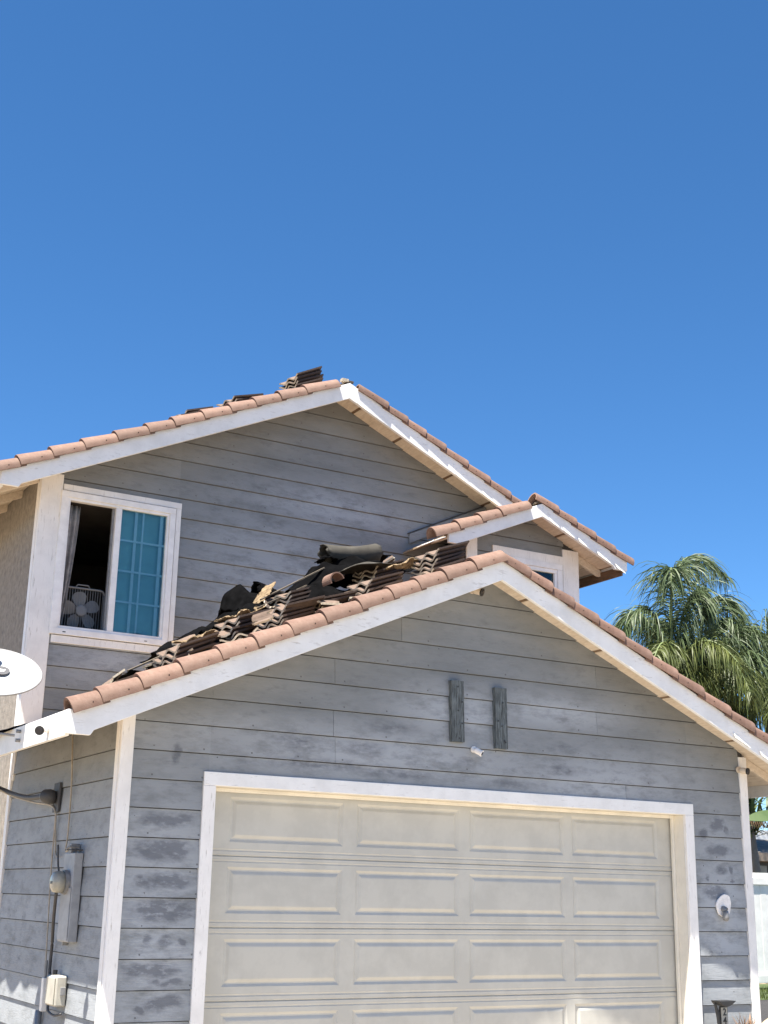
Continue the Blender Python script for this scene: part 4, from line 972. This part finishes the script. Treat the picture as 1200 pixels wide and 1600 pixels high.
palm((19.5, 12.2, -.1), 5.6, [
  ((-.7, .0, 3.2), (-1.75, -.1, 1.55), 150, .85, 0), ((-.3, -.3, 3.8), (.5, -.4, 2.3), 130, .85, 0), ((-1.0, -.4, 2.2), (-2.0, -.6, .5), 140, .85, 0), ((-.5, -.7, 1.6), (-1.2, -1.2, -.2), 130, .8, 1),
  ((-.8, .6, 2.4), (-1.5, 1.1, .8), 110, .8, 0), ((-.8, .3, .9), (-1.6, .3, -1.2), 130, .85, 0), ((-.4, .2, .7), (-.7, .2, -1.5), 120, .85, 0), ((.9, 0, 3.0), (2.1, .1, 1.4), 110, .8, 0), ((.2, .8, 3.0), (.5, 1.7, 1.6), 90, .8, 0)],
  'palm tree cut off by the right edge of the photo')
# strap leaf shrub and paddle leaf under the right eave
sh = empty('strap_leaf_shrub', (15.7, 9.3, -.1), 'dark strap leaved shrub seen under the right eave of the garage', 'shrub')
rs = random.Random(5)
for k in range(150):
    a = rs.uniform(0, 6.28); el = rs.uniform(.2, 1.3); d = Vector((math.cos(a)*math.cos(el), math.sin(a)*math.cos(el), math.sin(el))); l = rs.uniform(.4, .85)
    sd = d.cross(Vector((0, 0, 1))).normalized()*rs.uniform(.025, .045); b0 = Vector((rs.uniform(-.35, .35), rs.uniform(-.2, .2), 3.05+rs.uniform(-.42, .35)))
    m_ = b0+d*l*.55; t_ = b0+d*l+Vector((0, 0, -.25*l))
    MB().add([b0-sd*.6, b0+sd*.6, m_-sd, m_+sd, t_], [(0,1,3,2),(2,3,4)]).build('leaf', M['leaf_yellow'] if k % 3 == 0 else M['leaf'], sh, fix=False)
MB().tube([(.6, .2, 0), (.3, .1, 1.6), (.03, 0, 3.0)], [.10, .09, .08], 10).build('trunk', M['trunk'], sh, True)
pl = empty('paddle_leaf_plant', (13.9, 7.1, -.1), 'pale green broad leaf with frayed edge reaching in at the right edge', 'plant')
vs = []; fs = []; n_ = 14
for i in range(n_+1):
    t = i/n_; wv = .115*math.sin(math.pi*min(1, t*.95+.05))**.7; x = -.42+t*1.25
    for s in (-1, 0, 1): vs.append((x, s*wv*.5, 2.80+.07*math.sin(t*3.1)+(wv*.95 if s == 1 else (-wv*.8 if s == -1 else 0))))
for i in range(n_):
    for k in (0, 1): a = 3*i+k; fs.append((a, a+3, a+4, a+1))
MB().add(vs, fs).build('leaf', M['paddle'], pl, True, fix=False)
fz = MB()
for k in range(16):
    x = -.40+k*.05; fz.add([(x, -.05, 2.76-.0*k), (x+.026, -.05, 2.76), (x+.05, -.06, 2.62+.02*math.sin(k))], [(0,1,2)])
fz.build('frayed_edge', M['spiky'], pl, fix=False)
for k, (dx, dz) in enumerate(((-.1, -.9), (.15, -1.0), (.4, -.8), (.02, -.6), (.55, -.95))):
    b0 = Vector((.35, 0, 2.75)); t_ = b0+Vector((dx-.2, -.1, dz)); s_ = Vector((.03, 0, 0)); mm_ = (b0+t_)/2+Vector((-.08, -.05, .12))
    MB().add([b0-s_, b0+s_, mm_-s_, mm_+s_, t_], [(0,1,3,2),(2,3,4)]).build('leaf', M['leaf'], pl, fix=False)
MB().tube([(.9, .1, 0), (.8, .05, 1.6), (.55, 0, 2.78)], [.05, .04, .02], 8).build('stem', M['rachis'], pl, True)
# pot plant and boulder at the lower right corner
pp = empty('potted_plant', (5.60, -.58, -.02), 'rust brown spiky plant in a dark pot at the lower right corner', 'plant')
MB().tube([(0, 0, 0), (0, 0, .02), (0, 0, .26), (0, 0, .29), (0, 0, .27)], [.08, .10, .13, .135, .115], 20).build('pot', M['pot'], pp)
for k in range(46):
    a = rs.uniform(0, 6.28); el = rs.uniform(.5, 1.35); d = Vector((math.cos(a)*math.cos(el), math.sin(a)*math.cos(el), math.sin(el))); l = rs.uniform(.10, .19)
    sd = d.cross(Vector((0, 0, 1))).normalized()*.007; b0 = Vector((rs.uniform(-.05, .05), rs.uniform(-.05, .05), .28))
    MB().add([b0-sd, b0+sd, b0+d*l], [(0,1,2)]).build('leaf', M['spiky'], pp, fix=False)
vs = []; fs = []
for i in range(13):
    for k in range(20):
        th, a = math.pi*i/12, 2*math.pi*k/20; d = Vector((math.sin(th)*math.cos(a), math.sin(th)*math.sin(a), math.cos(th))); r_ = 1+.18*noise.noise(d*1.7+Vector((3, 1, 0)))
        vs.append((d.x*.17*r_, d.y*.15*r_, .19+d.z*.21*r_))
for i in range(12):
    for k in range(20): fs.append((i*20+k, (i+1)*20+k, (i+1)*20+(k+1) % 20, i*20+(k+1) % 20))
o = MB().add(vs, fs).build('boulder', M['rock'], None, True); o.location = (5.80, -.72, -.03); tag(o, 'tan boulder at the lower right corner behind the pot', 'rock')
